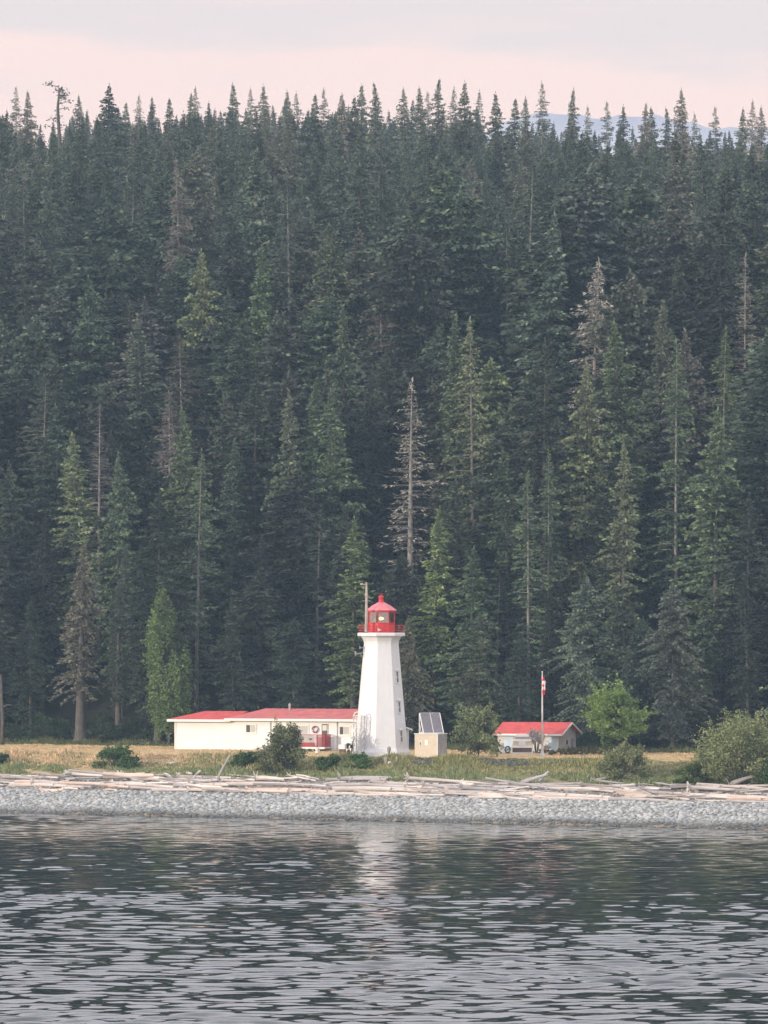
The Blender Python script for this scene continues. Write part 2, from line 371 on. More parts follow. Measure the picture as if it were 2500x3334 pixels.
# ------------------------------------------------------------------ leaves as geometry
def sprigs(C, Dv, ln, wd, rg):
    n = len(C); Dv = Dv/np.linalg.norm(Dv, axis=1, keepdims=True)
    s = np.cross(Dv, rg.normal(size=(n, 3))+np.array([0, 0, .8])); s /= np.linalg.norm(s, axis=1, keepdims=True)+1e-9
    ln = ln[:, None]; wd = wd[:, None]
    a = C; b_ = C+Dv*ln*.45+s*wd; c = C+Dv*ln; d = C+Dv*ln*.45-s*wd
    V = np.stack([a, b_, c, d], 1).reshape(-1, 3)
    return V, np.arange(n*4).reshape(-1, 4)
def conifer(seed, H=28, base=.12, Rm=4.0, dens=1.0, gap=.15, droop=.35, slope_=.42, sparse_mid=0., dead=0., width=.085):
    rg = np.random.default_rng(seed)
    C, Dd, Ln, Wd, Tn = [], [], [], [], []
    br = MB()
    ph = rg.random(6)*6.28
    z = H*base; lean = rg.normal(size=2)*.012*H
    def axis(h): f = (h/H)**2; return np.array([lean[0]*f, lean[1]*f, h])
    while z < H*.995:
        t = (z-H*base)/(H*(1-base))
        prof = (1-math.exp(-(H-z)*slope_/Rm))*(.62+.38*min(1, t*4+.2))*(1-.25*max(0, .5-t))
        thick = 1.0
        if sparse_mid and .32 < t < .72: thick = 1-sparse_mid
        nb = rg.integers(4, 7)
        for k in range(nb):
            a = rg.random()*6.283
            if rg.random() < gap: continue
            lump = .70+.34*math.sin(2*a+ph[0]+z*.35)*math.sin(z*.7+ph[1]+a)+.30*math.sin(z*.33+ph[2]+a*3)
            Lb = Rm*prof*max(.18, lump*1.0)*rg.uniform(.65, 1.15)
            if thick < 1 and rg.random() > thick: Lb *= .35
            if Lb < .10: Lb = .10
            up = rg.uniform(-.05, .28)*(.4+t); dr = droop*rg.uniform(.6, 1.4)*(1-.6*t)
            o_ = axis(z+rg.uniform(-.1, .1)); dirh = np.array([math.cos(a), math.sin(a), 0]); lat = np.array([-math.sin(a), math.cos(a), 0])
            if rg.random() < .5 or dead:
                pts = [o_, o_+dirh*Lb*.5+np.array([0, 0, Lb*(up*.5-dr*.25)]), o_+dirh*Lb*.92+np.array([0, 0, Lb*(up-dr)*.92])]
                br.tube([tuple(p) for p in pts], [.018+.014*Lb, .012+.008*Lb, .006], 3, False)
            ns = int((5+Lb*13)*dens*(1-dead))
            if dead: ns = int((3+Lb*6)*dens)
            tt = rg.random(ns)**.75*.98+.03
            side = rg.uniform(-1, 1, ns)
            w_ = (.06+.34*Lb*(1-tt)**.7*np.minimum(1, tt*3))
            pos = o_[None]+dirh[None]*(Lb*tt)[:, None]+lat[None]*(side*w_)[:, None]
            pos[:, 2] += Lb*(up*tt-dr*tt**2)-np.abs(side)*w_*.25+rg.normal(size=ns)*.06
            d = dirh[None]*rg.uniform(.3, 1.1, ns)[:, None]+lat[None]*(side*1.1)[:, None]; d[:, 2] += rg.uniform(-.75, .22, ns)
            C.append(pos); Dd.append(d)
            Ln.append(rg.uniform(.20, .52, ns)*(.42+.58*min(1, Lb/1.6))); Wd.append(rg.uniform(.5, 1.3, ns)*width*(.55+.45*min(1, Lb/1.4)))
            bt = rg.uniform(-.16, .16)
            Tn.append(np.clip(.42+bt+rg.normal(size=ns)*.15+(tt-.5)*.22, 0, 1))
        z += rg.uniform(.22, .62)*(1.0-.55*t)/(.6+.4*dens)
    C.append(np.array([axis(H-.05*k*4) for k in range(6)])); Dd.append(np.tile([[0, 0, 1.]], (6, 1))+rg.normal(size=(6, 3))*.25)
    Ln.append(np.full(6, .45)); Wd.append(np.full(6, .07)); Tn.append(np.full(6, .6))
    V, Fc = sprigs(np.concatenate(C), np.concatenate(Dd), np.concatenate(Ln), np.concatenate(Wd), rg)
    tone = np.concatenate(Tn)
    return V, Fc, tone, br, axis
def trunk_mesh(name, H, r0, axis, br, mat, flare=1.5):
    t = MB(); pts = [axis(h) for h in (-.6, 0, .5, 1.6, H*.2, H*.4, H*.6, H*.8, H*.97)]
    rr = [r0*flare*1.1, r0*flare, r0*1.2, r0, r0*.85, r0*.66, r0*.46, r0*.24, .02]
    t.tube([tuple(p) for p in pts], rr, 8); b0 = len(t.v); t.v += br.v; t.f += [tuple(i+b0 for i in f) for f in br.f]
    return t.mesh(name, mat, True)
KIND = {}
def make_kind(key, crown='needles', bark='bark', r0=.34, **k):
    V, Fc, tone, br, axis = conifer(**k)
    KIND[key] = (npmesh('crown', V, Fc, M[crown], tone), trunk_mesh('trunk', k.get('H', 28), r0, axis, br, M[bark]), k.get('H', 28))
for i in range(5): make_kind('fir%d' % i, seed=10+i, H=26, Rm=5.0+.4*(i % 3), dens=1.25, gap=.10, base=.06+.02*i, width=.12, slope_=.40+.03*i)
for i in range(3): make_kind('thin%d' % i, seed=40+i, H=28, Rm=3.9, dens=1.0, gap=.2, base=.08, sparse_mid=.55, r0=.24, bark='pale_bark', slope_=.36)
for i in range(2): make_kind('spire%d' % i, seed=60+i, H=28, Rm=3.6, dens=1.25, gap=.12, base=.10, width=.11, slope_=.34)
for i in range(2): make_kind('broad%d' % i, seed=80+i, H=24, Rm=6.6, dens=1.3, gap=.08, base=.08, droop=.5, slope_=.85, width=.14)
for i in range(3): make_kind('dome%d' % i, seed=120+i, H=22, Rm=4.6+.5*i, dens=1.25, gap=.16, base=.08, droop=.45, slope_=.9+.2*i, width=.13)
make_kind('dead0', 'twigs', 'pale_bark', seed=90, H=26, Rm=3.4, dens=1.5, gap=.1, base=.15, dead=1, width=.06)
make_kind('dead1', 'twigs', 'pale_bark', seed=91, H=26, Rm=3.6, dens=.8, gap=.15, base=.25, dead=1, width=.05, droop=.15)
make_kind('greyfir', 'twigs', 'bark', seed=97, H=20, Rm=4.3, dens=1.3, gap=.12, base=.22, r0=.5, droop=.5, width=.09, slope_=.36)
make_kind('trunked', seed=95, H=20, Rm=3.6, dens=1.3, gap=.12, base=.24, r0=.48, droop=.5)

def put_tree(kind, x, y, H, label, group=None, tint=(1, 1, 1), rz=None, name='conifer_tree', wide=1.0, cat='tree', lean=(0, 0)):
    cr_, tr, H0 = KIND[kind]
    r = empty(name, (x, y, float(gz(x, y))), random.random()*6.28 if rz is None else rz, label, cat, group)
    s = H/H0; r.scale = (s*wide, s*wide, s)
    if lean != (0, 0): r.rotation_euler = (lean[0], lean[1], 0)
    t = link('trunk', tr, r); c = link('crown', cr_, r)
    c.color = (*tint, 1); return r

# ---- trees that stand out: px, top py, kind, height (or None -> stands in the front row at w), visible metres, tint (bright ones paint sunlit tops), wide, label
YG = (1.75, 1.7, 1.05); GR = (1.15, 1.25, 1.0); N_ = (1, 1, 1)
NOTE = [
 (262, 1770, 'greyfir', None, 1.5, 17, (.62, .64, .56), 1.1, 'grey-brown thinning conifer with a thick bare trunk at the lawn edge, left of the house'),
 (385, 1900, 'trunked', None, 3.0, 14, (.9, .9, .9), .9, 'dark conifer with a tapering bare trunk beside the columnar green tree'),
 (640, 1470, 'thin0', None, 5, 16, GR, 1.1, 'tall slender conifer with pale trunk showing, rising behind the left end of the house'),
 (1150, 1688, 'spire0', None, 4, 17, (1.75, 1.8, 1.1), 1.35, 'yellow-topped conifer standing just left of the lighthouse lantern'),
 (1410, 1655, 'spire1', None, 7, 14, (1.8, 1.8, 1.05), 1.3, 'yellow-green topped conifer just right of the lighthouse lantern'),
 (1530, 1780, 'fir2', None, 5, 14, (1.15, 1.3, 1.0), 1.25, 'broad mid green conifer between the tower and the flagpole'),
 (1330, 2010, 'broad0', None, 4, 10, (1.1, 1.05, .95), .9, 'low brown-green conifer directly behind the tower and the solar hut'),
 (1720, 1540, 'thin2', None, 9, 10, GR, 1.1, 'slender conifer with a pale bare trunk above the red-roofed shed'),
 (1785, 1470, 'thin2', None, 14, 10, GR, 1.0, 'tall conifer with pale trunk and layered limbs above the flagpole'),
 (1655, 1465, 'spire0', None, 18, 10, (1.2, 1.3, 1.0), 1.1, 'pointed conifer left of the two pale-trunked ones above the flagpole'),
 (2090, 2010, 'broad1', None, 4, 9, (.85, .95, 1.0), 1.15, 'broad dark drooping conifer behind the bright green tree'),
 (2330, 1330, 'fir1', None, 12, 20, (1.25, 1.3, 1.0), 1.15, 'large shaggy conifer with lit crown above the right lawn'),
 (2190, 1900, 'broad0', None, 3, 10, (.85, .9, .95), 1.1, 'dark spreading conifer behind the large olive shrub'),
 (1900, 1880, 'broad1', None, 6, 11, (.9, 1.1, 1.05), 1.05, 'blue-green conifer rising over the right end of the shed'),
 (1690, 2060, 'fir1', None, 2.5, 9, (.62, .68, .66), 1.5, 'low dark shaggy conifer directly behind the red-roofed shed'),
 (1560, 2000, 'dome1', None, 3.5, 9, (.72, .82, .70), 1.3, 'dark rounded conifer behind the grey-green lawn tree'),
 (760, 1960, 'fir3', None, 4, 9, (.62, .66, .62), 1.25, 'dark brown-green conifer behind the step in the house roof'),
 (960, 2010, 'dome2', None, 4, 9, (.45, .52, .52), 1.2, 'very dark rounded conifer behind the house roof right of the chimney'),
 (100, 1950, 'fir4', None, 4, 9, (.6, .66, .66), 1.2, 'dark shaggy conifer at the left edge behind the snapped trunk'),
 (1335, 1240, 'dead1', 26, None, 15, (1.35, 1.35, 1.3), 1.25, 'bare dead trunk with ladder-like pale branches high above the tower'),
 (1925, 850, 'dead0', 28, None, 13, (1.8, 1.85, 1.85), 1.2, 'pale grey dead conifer, brightest of the snags in the right half of the hillside'),
 (1540, 1040, 'thin0', 30, None, 14, (1.3, 1.35, 1), 1.0, 'conifer with a pale split trunk uphill right of the ladder-branched snag'),
 (1490, 1030, 'spire1', 30, None, 10, (1.2, 1.25, 1), 1.0, 'narrow pointed conifer beside the pale split trunk tree'),
 (2030, 1045, 'spire0', 28, None, 12, (1.35, 1.4, 1), 1.2, 'conifer with yellow-green top right of the pale grey dead conifer'),
 (2350, 1075, 'thin1', 28, None, 14, (1.4, 1.45, 1), 1.1, 'tall yellow-topped conifer with pale trunk near the right edge'),
 (2200, 1110, 'thin2', 28, None, 12, (1.2, 1.35, 1), 1.0, 'thin-crowned conifer with long pale trunk in the right of the hillside'),
 (2030, 1440, 'spire1', 24, None, 8, (1.2, 1.3, 1), 1.0, 'small pointed conifer below the yellow-green topped one'),
 (1900, 1190, 'fir3', 26, None, 9, (1.3, 1.4, 1), 1.0, 'olive-topped conifer at the foot of the pale grey dead conifer'),
 (1090, 1270, 'spire0', 25, None, 10, (1.3, 1.4, 1.05), 1.2, 'pointed conifer with lit top, up the slope left of the tower'),
 (1010, 1222, 'spire1', 25, None, 8, (1.2, 1.35, 1.05), 1.2, 'highest pointed conifer of the pair above the house roof'),
 (940, 1275, 'fir0', 24, None, 6, (1.1, 1.2, 1), .9, 'smaller conifer left of the pointed pair above the house'),
 (260, 1410, 'spire0', 24, None, 9, (1.4, 1.55, 1.1), 1.2, 'bright green-topped conifer on the left slope beside a purple-grey snag'),
 (322, 1320, 'dead1', 24, None, 9, (.9, .85, .95), .9, 'purple-grey bare snag on the left slope'),
 (385, 1480, 'fir2', 22, None, 8, (1.2, 1.3, 1.05), .9, 'green conifer right of the purple-grey snag on the left slope'),
 (615, 1330, 'spire1', 24, None, 7, (1.5, 1.6, 1.1), 1.2, 'yellow-green pointed crown in the middle of the left slope'),
 (555, 1280, 'dead0', 23, None, 6, (.85, .8, .85), 1.0, 'brownish grey half-dead conifer in the middle of the left slope'),
 (755, 1435, 'spire0', 20, None, 7, (.95, 1.05, 1), 1.1, 'dark pointed conifer above the middle of the house'),
 (590, 520, 'dead0', 28, None, 9, (.75, .72, .68), .9, 'brown-grey thinning conifer high on the left slope'),
 (1080, 730, 'fir4', 28, None, 6, (1.35, 1.25, 1), 1.1, 'olive flat-crowned conifer high above the house'),
 (1250, 920, 'dead0', 24, None, 6, (.75, .73, .72), 1.5, 'spreading grey dead limbs high above the lighthouse'),
 (2425, 830, 'dead1', 26, None, 6, (1.6, 1.55, 1.5), .8, 'crooked pale snag near the right edge, high on the slope'),
 (860, 800, 'fir0', 26, None, 6, (1.3, 1.45, 1), 1.0, 'light green crown high on the slope left of the middle'),
 (650, 820, 'fir3', 26, None, 6, (1.4, 1.5, 1), 1.0, 'mossy light green crown high on the left slope'),
 (1120, 1000, 'fir1', 26, None, 5, (1.1, 1.1, .95), 1.0, 'grey-green crown above the pointed pair'),
 (1600, 1165, 'broad0', 22, None, 5, (1.2, 1.4, .95), 1.0, 'round light green crown left of the pale grey dead conifer'),
]
notable = []
def w_to_y(x, w): return float(ys(x))+58+w
for (px, ty, kind, H, w, vis, tint, wide, lab) in NOTE:
    tint = tuple(1.25*c for c in tint)
    if w is not None:
        y = w_to_y(0, w)
        for _ in range(6): x = X(px, y); y = w_to_y(x, w)
        H = Z(ty, y)-float(gz(x, y))
    else:
        best = None
        for w_ in np.arange(4, 205, .5):
            y = w_to_y(0, w_)
            for _ in range(5): x = X(px, y); y = w_to_y(x, w_)
            e = abs(Z(ty, y)-float(gz(x, y))-H)
            if best is None or e < best[0]: best = (e, x, y)
        _, x, y = best; H = Z(ty, y)-float(gz(x, y))
    put_tree(kind, x, y, H, lab, 'conifers on the forested hillside', tint, name='dead_tree' if kind.startswith('dead') else 'conifer_tree', wide=wide)
    notable.append((px, ty, x, y, vis*F/y, 150 if kind.startswith('dead') else wide*(100 if H < 22 else 85)))
# snag pole at the far left edge
x, y = X(8, 441), 441
r = empty('dead_tree', (x, y, float(gz(x, y))), 0, 'bare pale trunk snapped off at the far left edge of the lawn', 'tree')
MB().tube([(0, 0, -.3), (.02, 0, 2), (-.05, 0, 4), (-.12, .02, 6.3)], [.20, .15, .13, .06], 8).build('trunk', M['bark'], r, True)
MB().tube([(0, 0, 3.4), (.5, .1, 3.6), (.9, .1, 3.5)], [.05, .03, .01], 5).build('limb', M['pale_bark'], r)

# skyline trees
SKY = [(50,282),(87,298),(260,313),(343,275),(405,335),(452,310),(505,318),(553,322),(610,305),(640,285),(675,335),(757,275),(820,290),(862,278),(943,297),(972,302),(1022,308),(1052,290),(1110,308),(1150,317),(1174,278),(1228,270),(1322,290),(1378,285),(1392,298),(1422,255),(1480,288),(1511,270),(1553,297),(1616,305),(1675,322),(1703,320),(1764,270),(1856,292),(1913,347),(1977,330),(2030,347),(2092,338),(2125,352),(2181,352),(2229,293),(2262,370),(2330,347),(2410,355),(2448,328),(2486,350)]
cols = []
sk_lab = {343: 'broad dark conifer standing tallest at the left of the skyline', 1422: 'highest pointed conifer on the middle of the skyline', 1764: 'lone pointed conifer on the skyline right of the middle',
          1856: 'sparse conifer on the skyline next right of the lone pointed one', 2229: 'slim ragged conifer standing alone at the right of the skyline', 757: 'ragged layered conifer on the skyline above the house'}
ORD = 'first second third fourth fifth sixth seventh eighth ninth tenth eleventh twelfth thirteenth fourteenth fifteenth sixteenth seventeenth eighteenth nineteenth twentieth twenty-first twenty-second twenty-third twenty-fourth'.split()
def ordinal(i, n): return (ORD[i]+' pointed conifer from the left') if i <= n//2 else ((ORD[n-1-i]+' pointed conifer from the right') if i < n-1 else 'rightmost pointed conifer')
for i, (px, ty) in enumerate(SKY):
    w = 190+14*random.random()
    y = w_to_y(0, w)
    for _ in range(5): x = X(px, y); y = w_to_y(x, w)
    H = Z(ty-4, y)-float(gz(x, y))
    kind = 'fir2' if px == 343 else random.choice(['spire0', 'spire1', 'spire0', 'fir1', 'thin2', 'thin0'])
    put_tree(kind, x, y, H, sk_lab.get(px, ordinal(i, len(SKY))+' among the tips breaking the skyline'), 'conifers along the ridge skyline', (2.3, 2.0, 2.1) if px != 343 else (1, 1, 1), wide=1.0 if px != 343 else 1.2)  # lightened tint paints backlight and haze into the tips
    cols.append((px, ty, x, y))
# bare-stemmed flat-topped pine on the left skyline
y = w_to_y(-30, 190); x = X(188, y); g = float(gz(x, y)); H = Z(272, y)-g
r = empty('bare_stemmed_pine', (x, y, g), 0, 'bare-stemmed tree with a small flat tufted top on the left skyline', 'tree')
t = MB().tube([(0, 0, 0), (.2, 0, H*.6), (-.1, 0, H*.85), (.1, 0, H*.97)], [.4, .25, .18, .1], 7)
C, Dd = [], []
for k in range(17):
    h = H*(.70+.285*k/16); a = random.random()*6.28; ln = random.uniform(.5, 1.5) if k < 12 else random.uniform(.9, 1.6)
    e = Vector((math.cos(a)*ln, math.sin(a)*ln, h+.25)); t.tube([(0, 0, h), tuple(e)], [.06, .02], 4)
    for q in range(34 if k > 11 else 12):
        C.append(tuple(e+Vector([random.gauss(0, .32), random.gauss(0, .32), random.gauss(0, .12)]))); Dd.append([random.gauss(0, 1), random.gauss(0, 1), random.gauss(.2, .5)])
t.build('trunk', M['bark'], r, True)
V, Fc = sprigs(np.array(C), np.array(Dd), np.full(len(C), .35), np.full(len(C), .09), rng)
link('crown', npmesh('crown', V, Fc, M['needles'], rng.random(len(Fc))*.7), r)

# ---- the rest of the forest
cand = []
sp = 5.0
for j, w in enumerate(np.arange(2.5, 206, sp)):
    for i, xx in enumerate(np.arange(-52, 52, sp)):
        x = xx+random.uniform(-2.3, 2.3)+(j % 2)*sp/2; ww = w+random.uniform(-2.2, 2.2); y = w_to_y(x, ww)
        if ww < 6 and random.random() < .25: continue
        H = random.choice([random.uniform(13, 22), random.uniform(19, 27), random.uniform(24, 33)])
        if ww > 60: H *= random.uniform(.66, .92)
        if ww < 14: H *= .86
        px = CX+x/y*F
        ok = True
        for (npx, nty, nx_, ny_, vpx, hw) in notable:
            if (x-nx_)**2+(y-ny_)**2 < 5: ok = False; break
            if y < ny_ and abs(px-npx) < hw:
                top = HY-(float(gz(x, y))+H-CAM_Z)/y*F
                if top < nty+vpx:
                    H2 = CAM_Z+(HY-(nty+vpx+20))/F*y-float(gz(x, y))
                    if H2 < 9: ok = False; break
                    H = min(H, H2)
        if not ok: continue
        # keep the canopy under the skyline of the photograph
        lim = np.interp(px, [0, 80, 150, 210, 330, 450, 900, 1300, 1580, 1700, 2100, 2370, 2400, 2500], [310, 345, 425, 370, 330, 352, 345, 335, 365, 352, 388, 402, 425, 378])+random.uniform(0, 30)
        top = HY-(float(gz(x, y))+H-CAM_Z)/y*F
        if top < lim: H = CAM_Z+(HY-lim)/F*y-float(gz(x, y))
        if H < 7: continue
        cand.append((y-.0*x, x, y, H, px, ww))
def hide_front(px, ww, x, y): return False
def column(px):
    for lim, t in ((300, 'at the far left of the slope'), (560, 'above the lawn left of the house'), (800, 'above the left end of the house'), (1130, 'above the right half of the house'), (1360, 'above the lighthouse'), (1640, 'above the solar hut'), (1860, 'above the red-roofed shed'), (2140, 'above the bright green tree'), (9999, 'toward the right edge')):
        if px < lim: return t
def tier(py):
    for lim, t in ((560, 'just under the skyline'), (850, 'high up'), (1150, 'in the upper half'), (1450, 'at mid height'), (1750, 'in the lower half'), (9999, 'low down by the lawn')):
        if py < lim: return t
usedlab = set()
def tint_word(t): return 'd' if t < .85 else 'l' if t > 1.1 else 'm'
def look(kind, t):
    return ('dark ' if t < .85 else 'light ' if t > 1.1 else 'mid green ')+{'fir': 'shaggy', 'thi': 'thin-crowned', 'spi': 'narrow', 'bro': 'broad', 'dom': 'round-topped'}[kind[:3]]+' conifer '
inview = [c for c in cand if -60 < c[4] < 2560]; outview = [c for c in cand if not (-60 < c[4] < 2560)]
inview.sort(key=lambda c: c[5])
NI = 205
keys = ['fir0', 'fir1', 'fir2', 'fir3', 'fir4', 'fir0', 'fir2', 'thin0', 'thin1', 'spire0', 'spire1', 'broad0', 'broad1', 'broad0', 'dome0', 'dome2']
for c in inview[:NI]:
    _, x, y, H, px, ww = c
    t_ = random.choice([random.uniform(.5, .85), random.uniform(.75, 1.1), random.uniform(1.0, 1.5)])*(.66 if ww < 32 else 1.0 if ww < 70 else 1.3); g_ = random.uniform(.9, 1.15)  # low trees tinted dark as forest shade, upper ones light as haze
    for _try in range(12):
        kd = random.choice(keys if ww < 40 or random.random() < .45 else ['dome0', 'dome1', 'dome2', 'fir1', 'broad0'])
        if (kd[:3], tint_word(t_), tier(HY-(float(gz(x, y))+H-CAM_Z)/y*F), column(px)) not in usedlab: break
    usedlab.add((kd[:3], tint_word(t_), tier(HY-(float(gz(x, y))+H-CAM_Z)/y*F), column(px)))
    pt = HY-(float(gz(x, y))+H-CAM_Z)/y*F
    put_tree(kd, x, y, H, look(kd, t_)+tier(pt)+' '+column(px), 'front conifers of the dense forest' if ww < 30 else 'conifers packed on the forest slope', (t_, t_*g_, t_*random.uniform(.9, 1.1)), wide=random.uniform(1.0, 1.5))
rest = inview[NI:]+outview
# a second, farther ridge of trees fading into the air
for k in range(420):
    w = random.uniform(330, 410); x = random.uniform(-75, 75); y = w_to_y(x, w)
    px = CX+x/y*F
    lim = np.interp(px, [0, 150, 230, 400, 1200, 1570, 1620, 1750, 2100, 2500], [395, 410, 380, 345, 330, 350, 400, 400, 430, 430])+random.uniform(-15, 30)
    H = min(26, CAM_Z+(HY-lim)/F*y-float(gz(x, y)))
    if H > 5: rest.append((0, x, y, H, px, w))
# GN scatter
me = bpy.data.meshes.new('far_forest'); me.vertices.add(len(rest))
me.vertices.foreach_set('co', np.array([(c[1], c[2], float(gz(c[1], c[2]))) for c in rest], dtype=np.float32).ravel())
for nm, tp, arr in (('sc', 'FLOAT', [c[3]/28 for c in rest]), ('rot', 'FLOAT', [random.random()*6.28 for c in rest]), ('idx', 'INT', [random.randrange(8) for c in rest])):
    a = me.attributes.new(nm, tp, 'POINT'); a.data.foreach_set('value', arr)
fo = link('far_forest', me); fo.color = (1.25, 1.25, 1.22, 1); tag(fo, 'dense mass of dark conifers covering the upper hillside up to the ridge', 'forest', kind='stuff')  # object colour lightens the upper forest as painted haze
ng = bpy.data.node_groups.new('scatter trees', 'GeometryNodeTree')
ng.interface.new_socket('Geometry', in_out='INPUT', socket_type='NodeSocketGeometry'); ng.interface.new_socket('Geometry', in_out='OUTPUT', socket_type='NodeSocketGeometry')
gi = ng.nodes.new('NodeGroupInput'); go = ng.nodes.new('NodeGroupOutput'); iop = ng.nodes.new('GeometryNodeInstanceOnPoints')
jl = ng.nodes.new('GeometryNodeJoinGeometry')
use = ['fir0', 'fir1', 'dome0', 'dome1', 'spire0', 'dome2', 'broad0', 'fir4']
for k in reversed(use):
    srcs = [[o for o in COL.objects if o.data == KIND[k][q]][0] for q in (0, 1)]
    jj = ng.nodes.new('GeometryNodeJoinGeometry')
    for s_ in srcs:
        oi_ = ng.nodes.new('GeometryNodeObjectInfo'); oi_.inputs['Object'].default_value = s_; oi_.transform_space = 'ORIGINAL'
        ng.links.new(oi_.outputs['Geometry'], jj.inputs[0])
    gti = ng.nodes.new('GeometryNodeGeometryToInstance'); ng.links.new(jj.outputs[0], gti.inputs[0]); ng.links.new(gti.outputs[0], jl.inputs[0])
def attr(nm, tp):
    a = ng.nodes.new('GeometryNodeInputNamedAttribute'); a.data_type = tp; a.inputs['Name'].default_value = nm; return a.outputs['Attribute']
ng.links.new(gi.outputs[0], iop.inputs['Points']); ng.links.new(jl.outputs[0], iop.inputs['Instance']); iop.inputs['Pick Instance'].default_value = True
ng.links.new(attr('idx', 'INT'), iop.inputs['Instance Index'])
ng.links.new(attr('sc', 'FLOAT'), iop.inputs['Scale'])
cb = ng.nodes.new('ShaderNodeCombineXYZ'); ng.links.new(attr('rot', 'FLOAT'), cb.inputs[2]); ng.links.new(cb.outputs[0], iop.inputs['Rotation'])
ng.links.new(iop.outputs[0], go.inputs[0])
fo.modifiers.new('scatter', 'NODES').node_group = ng

# ------------------------------------------------------------------ shrubs and broad-leaved trees
def leafy(name, loc, sx, sy, H, label, cat, n=4500, leaf=.16, tint=(1, 1, 1), lobes=14, base=.0, seed=0, trunk=None, mat='leaves', shape='dome', stems=7, layered=0, stem_mat='bark', partname='foliage', wleaf=.45):
    rg = np.random.default_rng(seed+500); r = empty(name, loc, 0, label, cat)
    C = []; per = n//lobes; heads = []
    for k in range(lobes):
        a = rg.random()*6.283; q = math.sqrt(rg.random())
        hz_ = base+(1-base)*rg.uniform(.12, .95)
        if shape == 'dome': rr = q*math.sqrt(max(0.02, 1-((hz_-base)/(1-base))**2))*.82
        elif shape == 'col': rr = (.3+.7*q)*.85*np.interp(hz_, [0, .15, .5, .75, .88, 1], [.5, .85, 1, .72, .36, .06])
        else: rr = q*.75*math.sqrt(max(.02, 1-((hz_-.5*(1+base))/(.5*(1-base)))**2))
        c = np.array([math.cos(a)*rr*sx-(max(0, hz_-.55)*.7*sx if shape == 'col' else 0), math.sin(a)*rr*sy, hz_*H]); heads.append(c)
        s_ = rg.uniform(.12, .33)*(1.0 if shape != 'col' else .85)
        u = rg.normal(size=(per, 3)); u /= np.linalg.norm(u, axis=1, keepdims=True); u *= (rg.random(per)**.45)[:, None]
        hs = H*(.16 if layered == 0 else .07)
        p = c[None]+u*np.array([sx*s_*1.25, sy*s_*1.25, hs*rg.uniform(.7, 1.4)])[None]
        C.append(p)
    nsh = lobes; sn = max(10, n//lobes//7); shoots = []
    for k in range(nsh):
        c = heads[rg.integers(len(heads))]; out = np.array([c[0]/sx, c[1]/sx, (c[2]/H-.35)*1.3])+rg.normal(size=3)*.35; out /= np.linalg.norm(out)+1e-6
        ln_ = rg.uniform(.22, .50)*min(sx, H*.6); q = rg.random(sn)[:, None]
        p0 = c+out*np.array([sx, sy, H])*.10
        C.append(p0[None]+out[None]*ln_*q+rg.normal(size=(sn, 3))*.035*(1.6-q)*min(sx, 2)); shoots.append((p0, p0+out*ln_))
    ncl = nsh*sn
    C = np.concatenate(C); C[:, 2] = np.maximum(C[:, 2], .03)
    Dd = rg.normal(size=C.shape)*np.array([1, 1, .7])+np.array([0, 0, -.1]); Dd[:, :2] += C[:, :2]*.25
    V, Fc = sprigs(C, Dd, rg.uniform(.6, 1.4, len(C))*leaf, rg.uniform(.6, 1.3, len(C))*leaf*wleaf, rg)
    lob = np.concatenate([np.repeat(rg.uniform(-.22, .22, lobes), per), np.full(ncl, .08)])
    tone = np.clip(.45+lob+rg.normal(size=len(C))*.16, 0, 1)
    o = link(partname, npmesh(partname, V, Fc, M[mat], tone), r); o.color = (*tint, 1)
    if trunk:
        t = MB().tube([(0, 0, -.3), (.03, 0, H*base*.6), (0, 0, H*(base+.2)), (0.05, 0, H*.8)], [trunk*1.3, trunk, trunk*.8, trunk*.2], 7)
        for c in heads: t.tube([(0, 0, max(.2, H*base*.9)+random.uniform(0, .2*H)), tuple(c*np.array([.5, .5, 1])-np.array([0, 0, .1*H])), tuple(c)], [trunk*.4, trunk*.22, .01], 4, False)
        t.build('trunk', M[stem_mat], r, True)
    else:
        t = MB()
        for c in heads[:stems+8]: t.tube([(c[0]*.15, c[1]*.15, -.1), tuple(c*np.array([.6, .6, .6])), tuple(c*1.04)], [.035, .022, .006], 4, False)
        t.build('stems', M[stem_mat], r)
    return r
def at(px, py):
    D = Dground(px, py); x = X(px, D); return x, D, float(gz(x, D))
def shrub(px0, px1, ptop, pbot, label, seed, depth=1.0, D=None, **k):
    pc = (px0+px1)/2
    if D is None: x, D, g = at(pc, pbot)
    else: x = X(pc, D); g = float(gz(x, D))
    H = Z(ptop, D)-g; s = (px1-px0)/2/F*D
    return leafy(k.pop('name', 'shrub'), (x, D, g), s, s*depth, H, label, k.pop('cat', 'shrub'), seed=seed, **k)
GD = (.42, .55, .42); OL = (.72, .66, .55); MG = (.75, .80, .55)
shrub(285, 470, 2432, 2502, 'dark green bramble bush alone on the bank left of the house', 1, n=5200, leaf=.15, tint=(.65, 1.0, .6), lobes=20)
shrub(-40, 50, 2455, 2492, 'dark green bush cut by the left edge of the photo', 2, n=1800, leaf=.14, tint=(.32, .5, .40), lobes=10)
shrub(828, 1030, 2376, 2515, 'tall grey-olive shrub on the bank in front of the house deck', 3, n=12000, leaf=.15, tint=(1.35, 1.22, 1.15), lobes=46, base=.0, shape='dome')
shrub(745, 880, 2450, 2500, 'low green bush at the left foot of the tall grey-olive shrub', 4, n=4200, leaf=.13, tint=(.65, .95, .55), lobes=18)
shrub(1010, 1140, 2462, 2505, 'low green bramble right of the tall grey-olive shrub', 5, n=3600, leaf=.13, tint=(.65, .95, .58), lobes=16)
shrub(1110, 1235, 2458, 2500, 'low dark green hedge bush in front of the lighthouse foot', 6, n=3600, leaf=.13, tint=(.55, .85, .5), lobes=16)
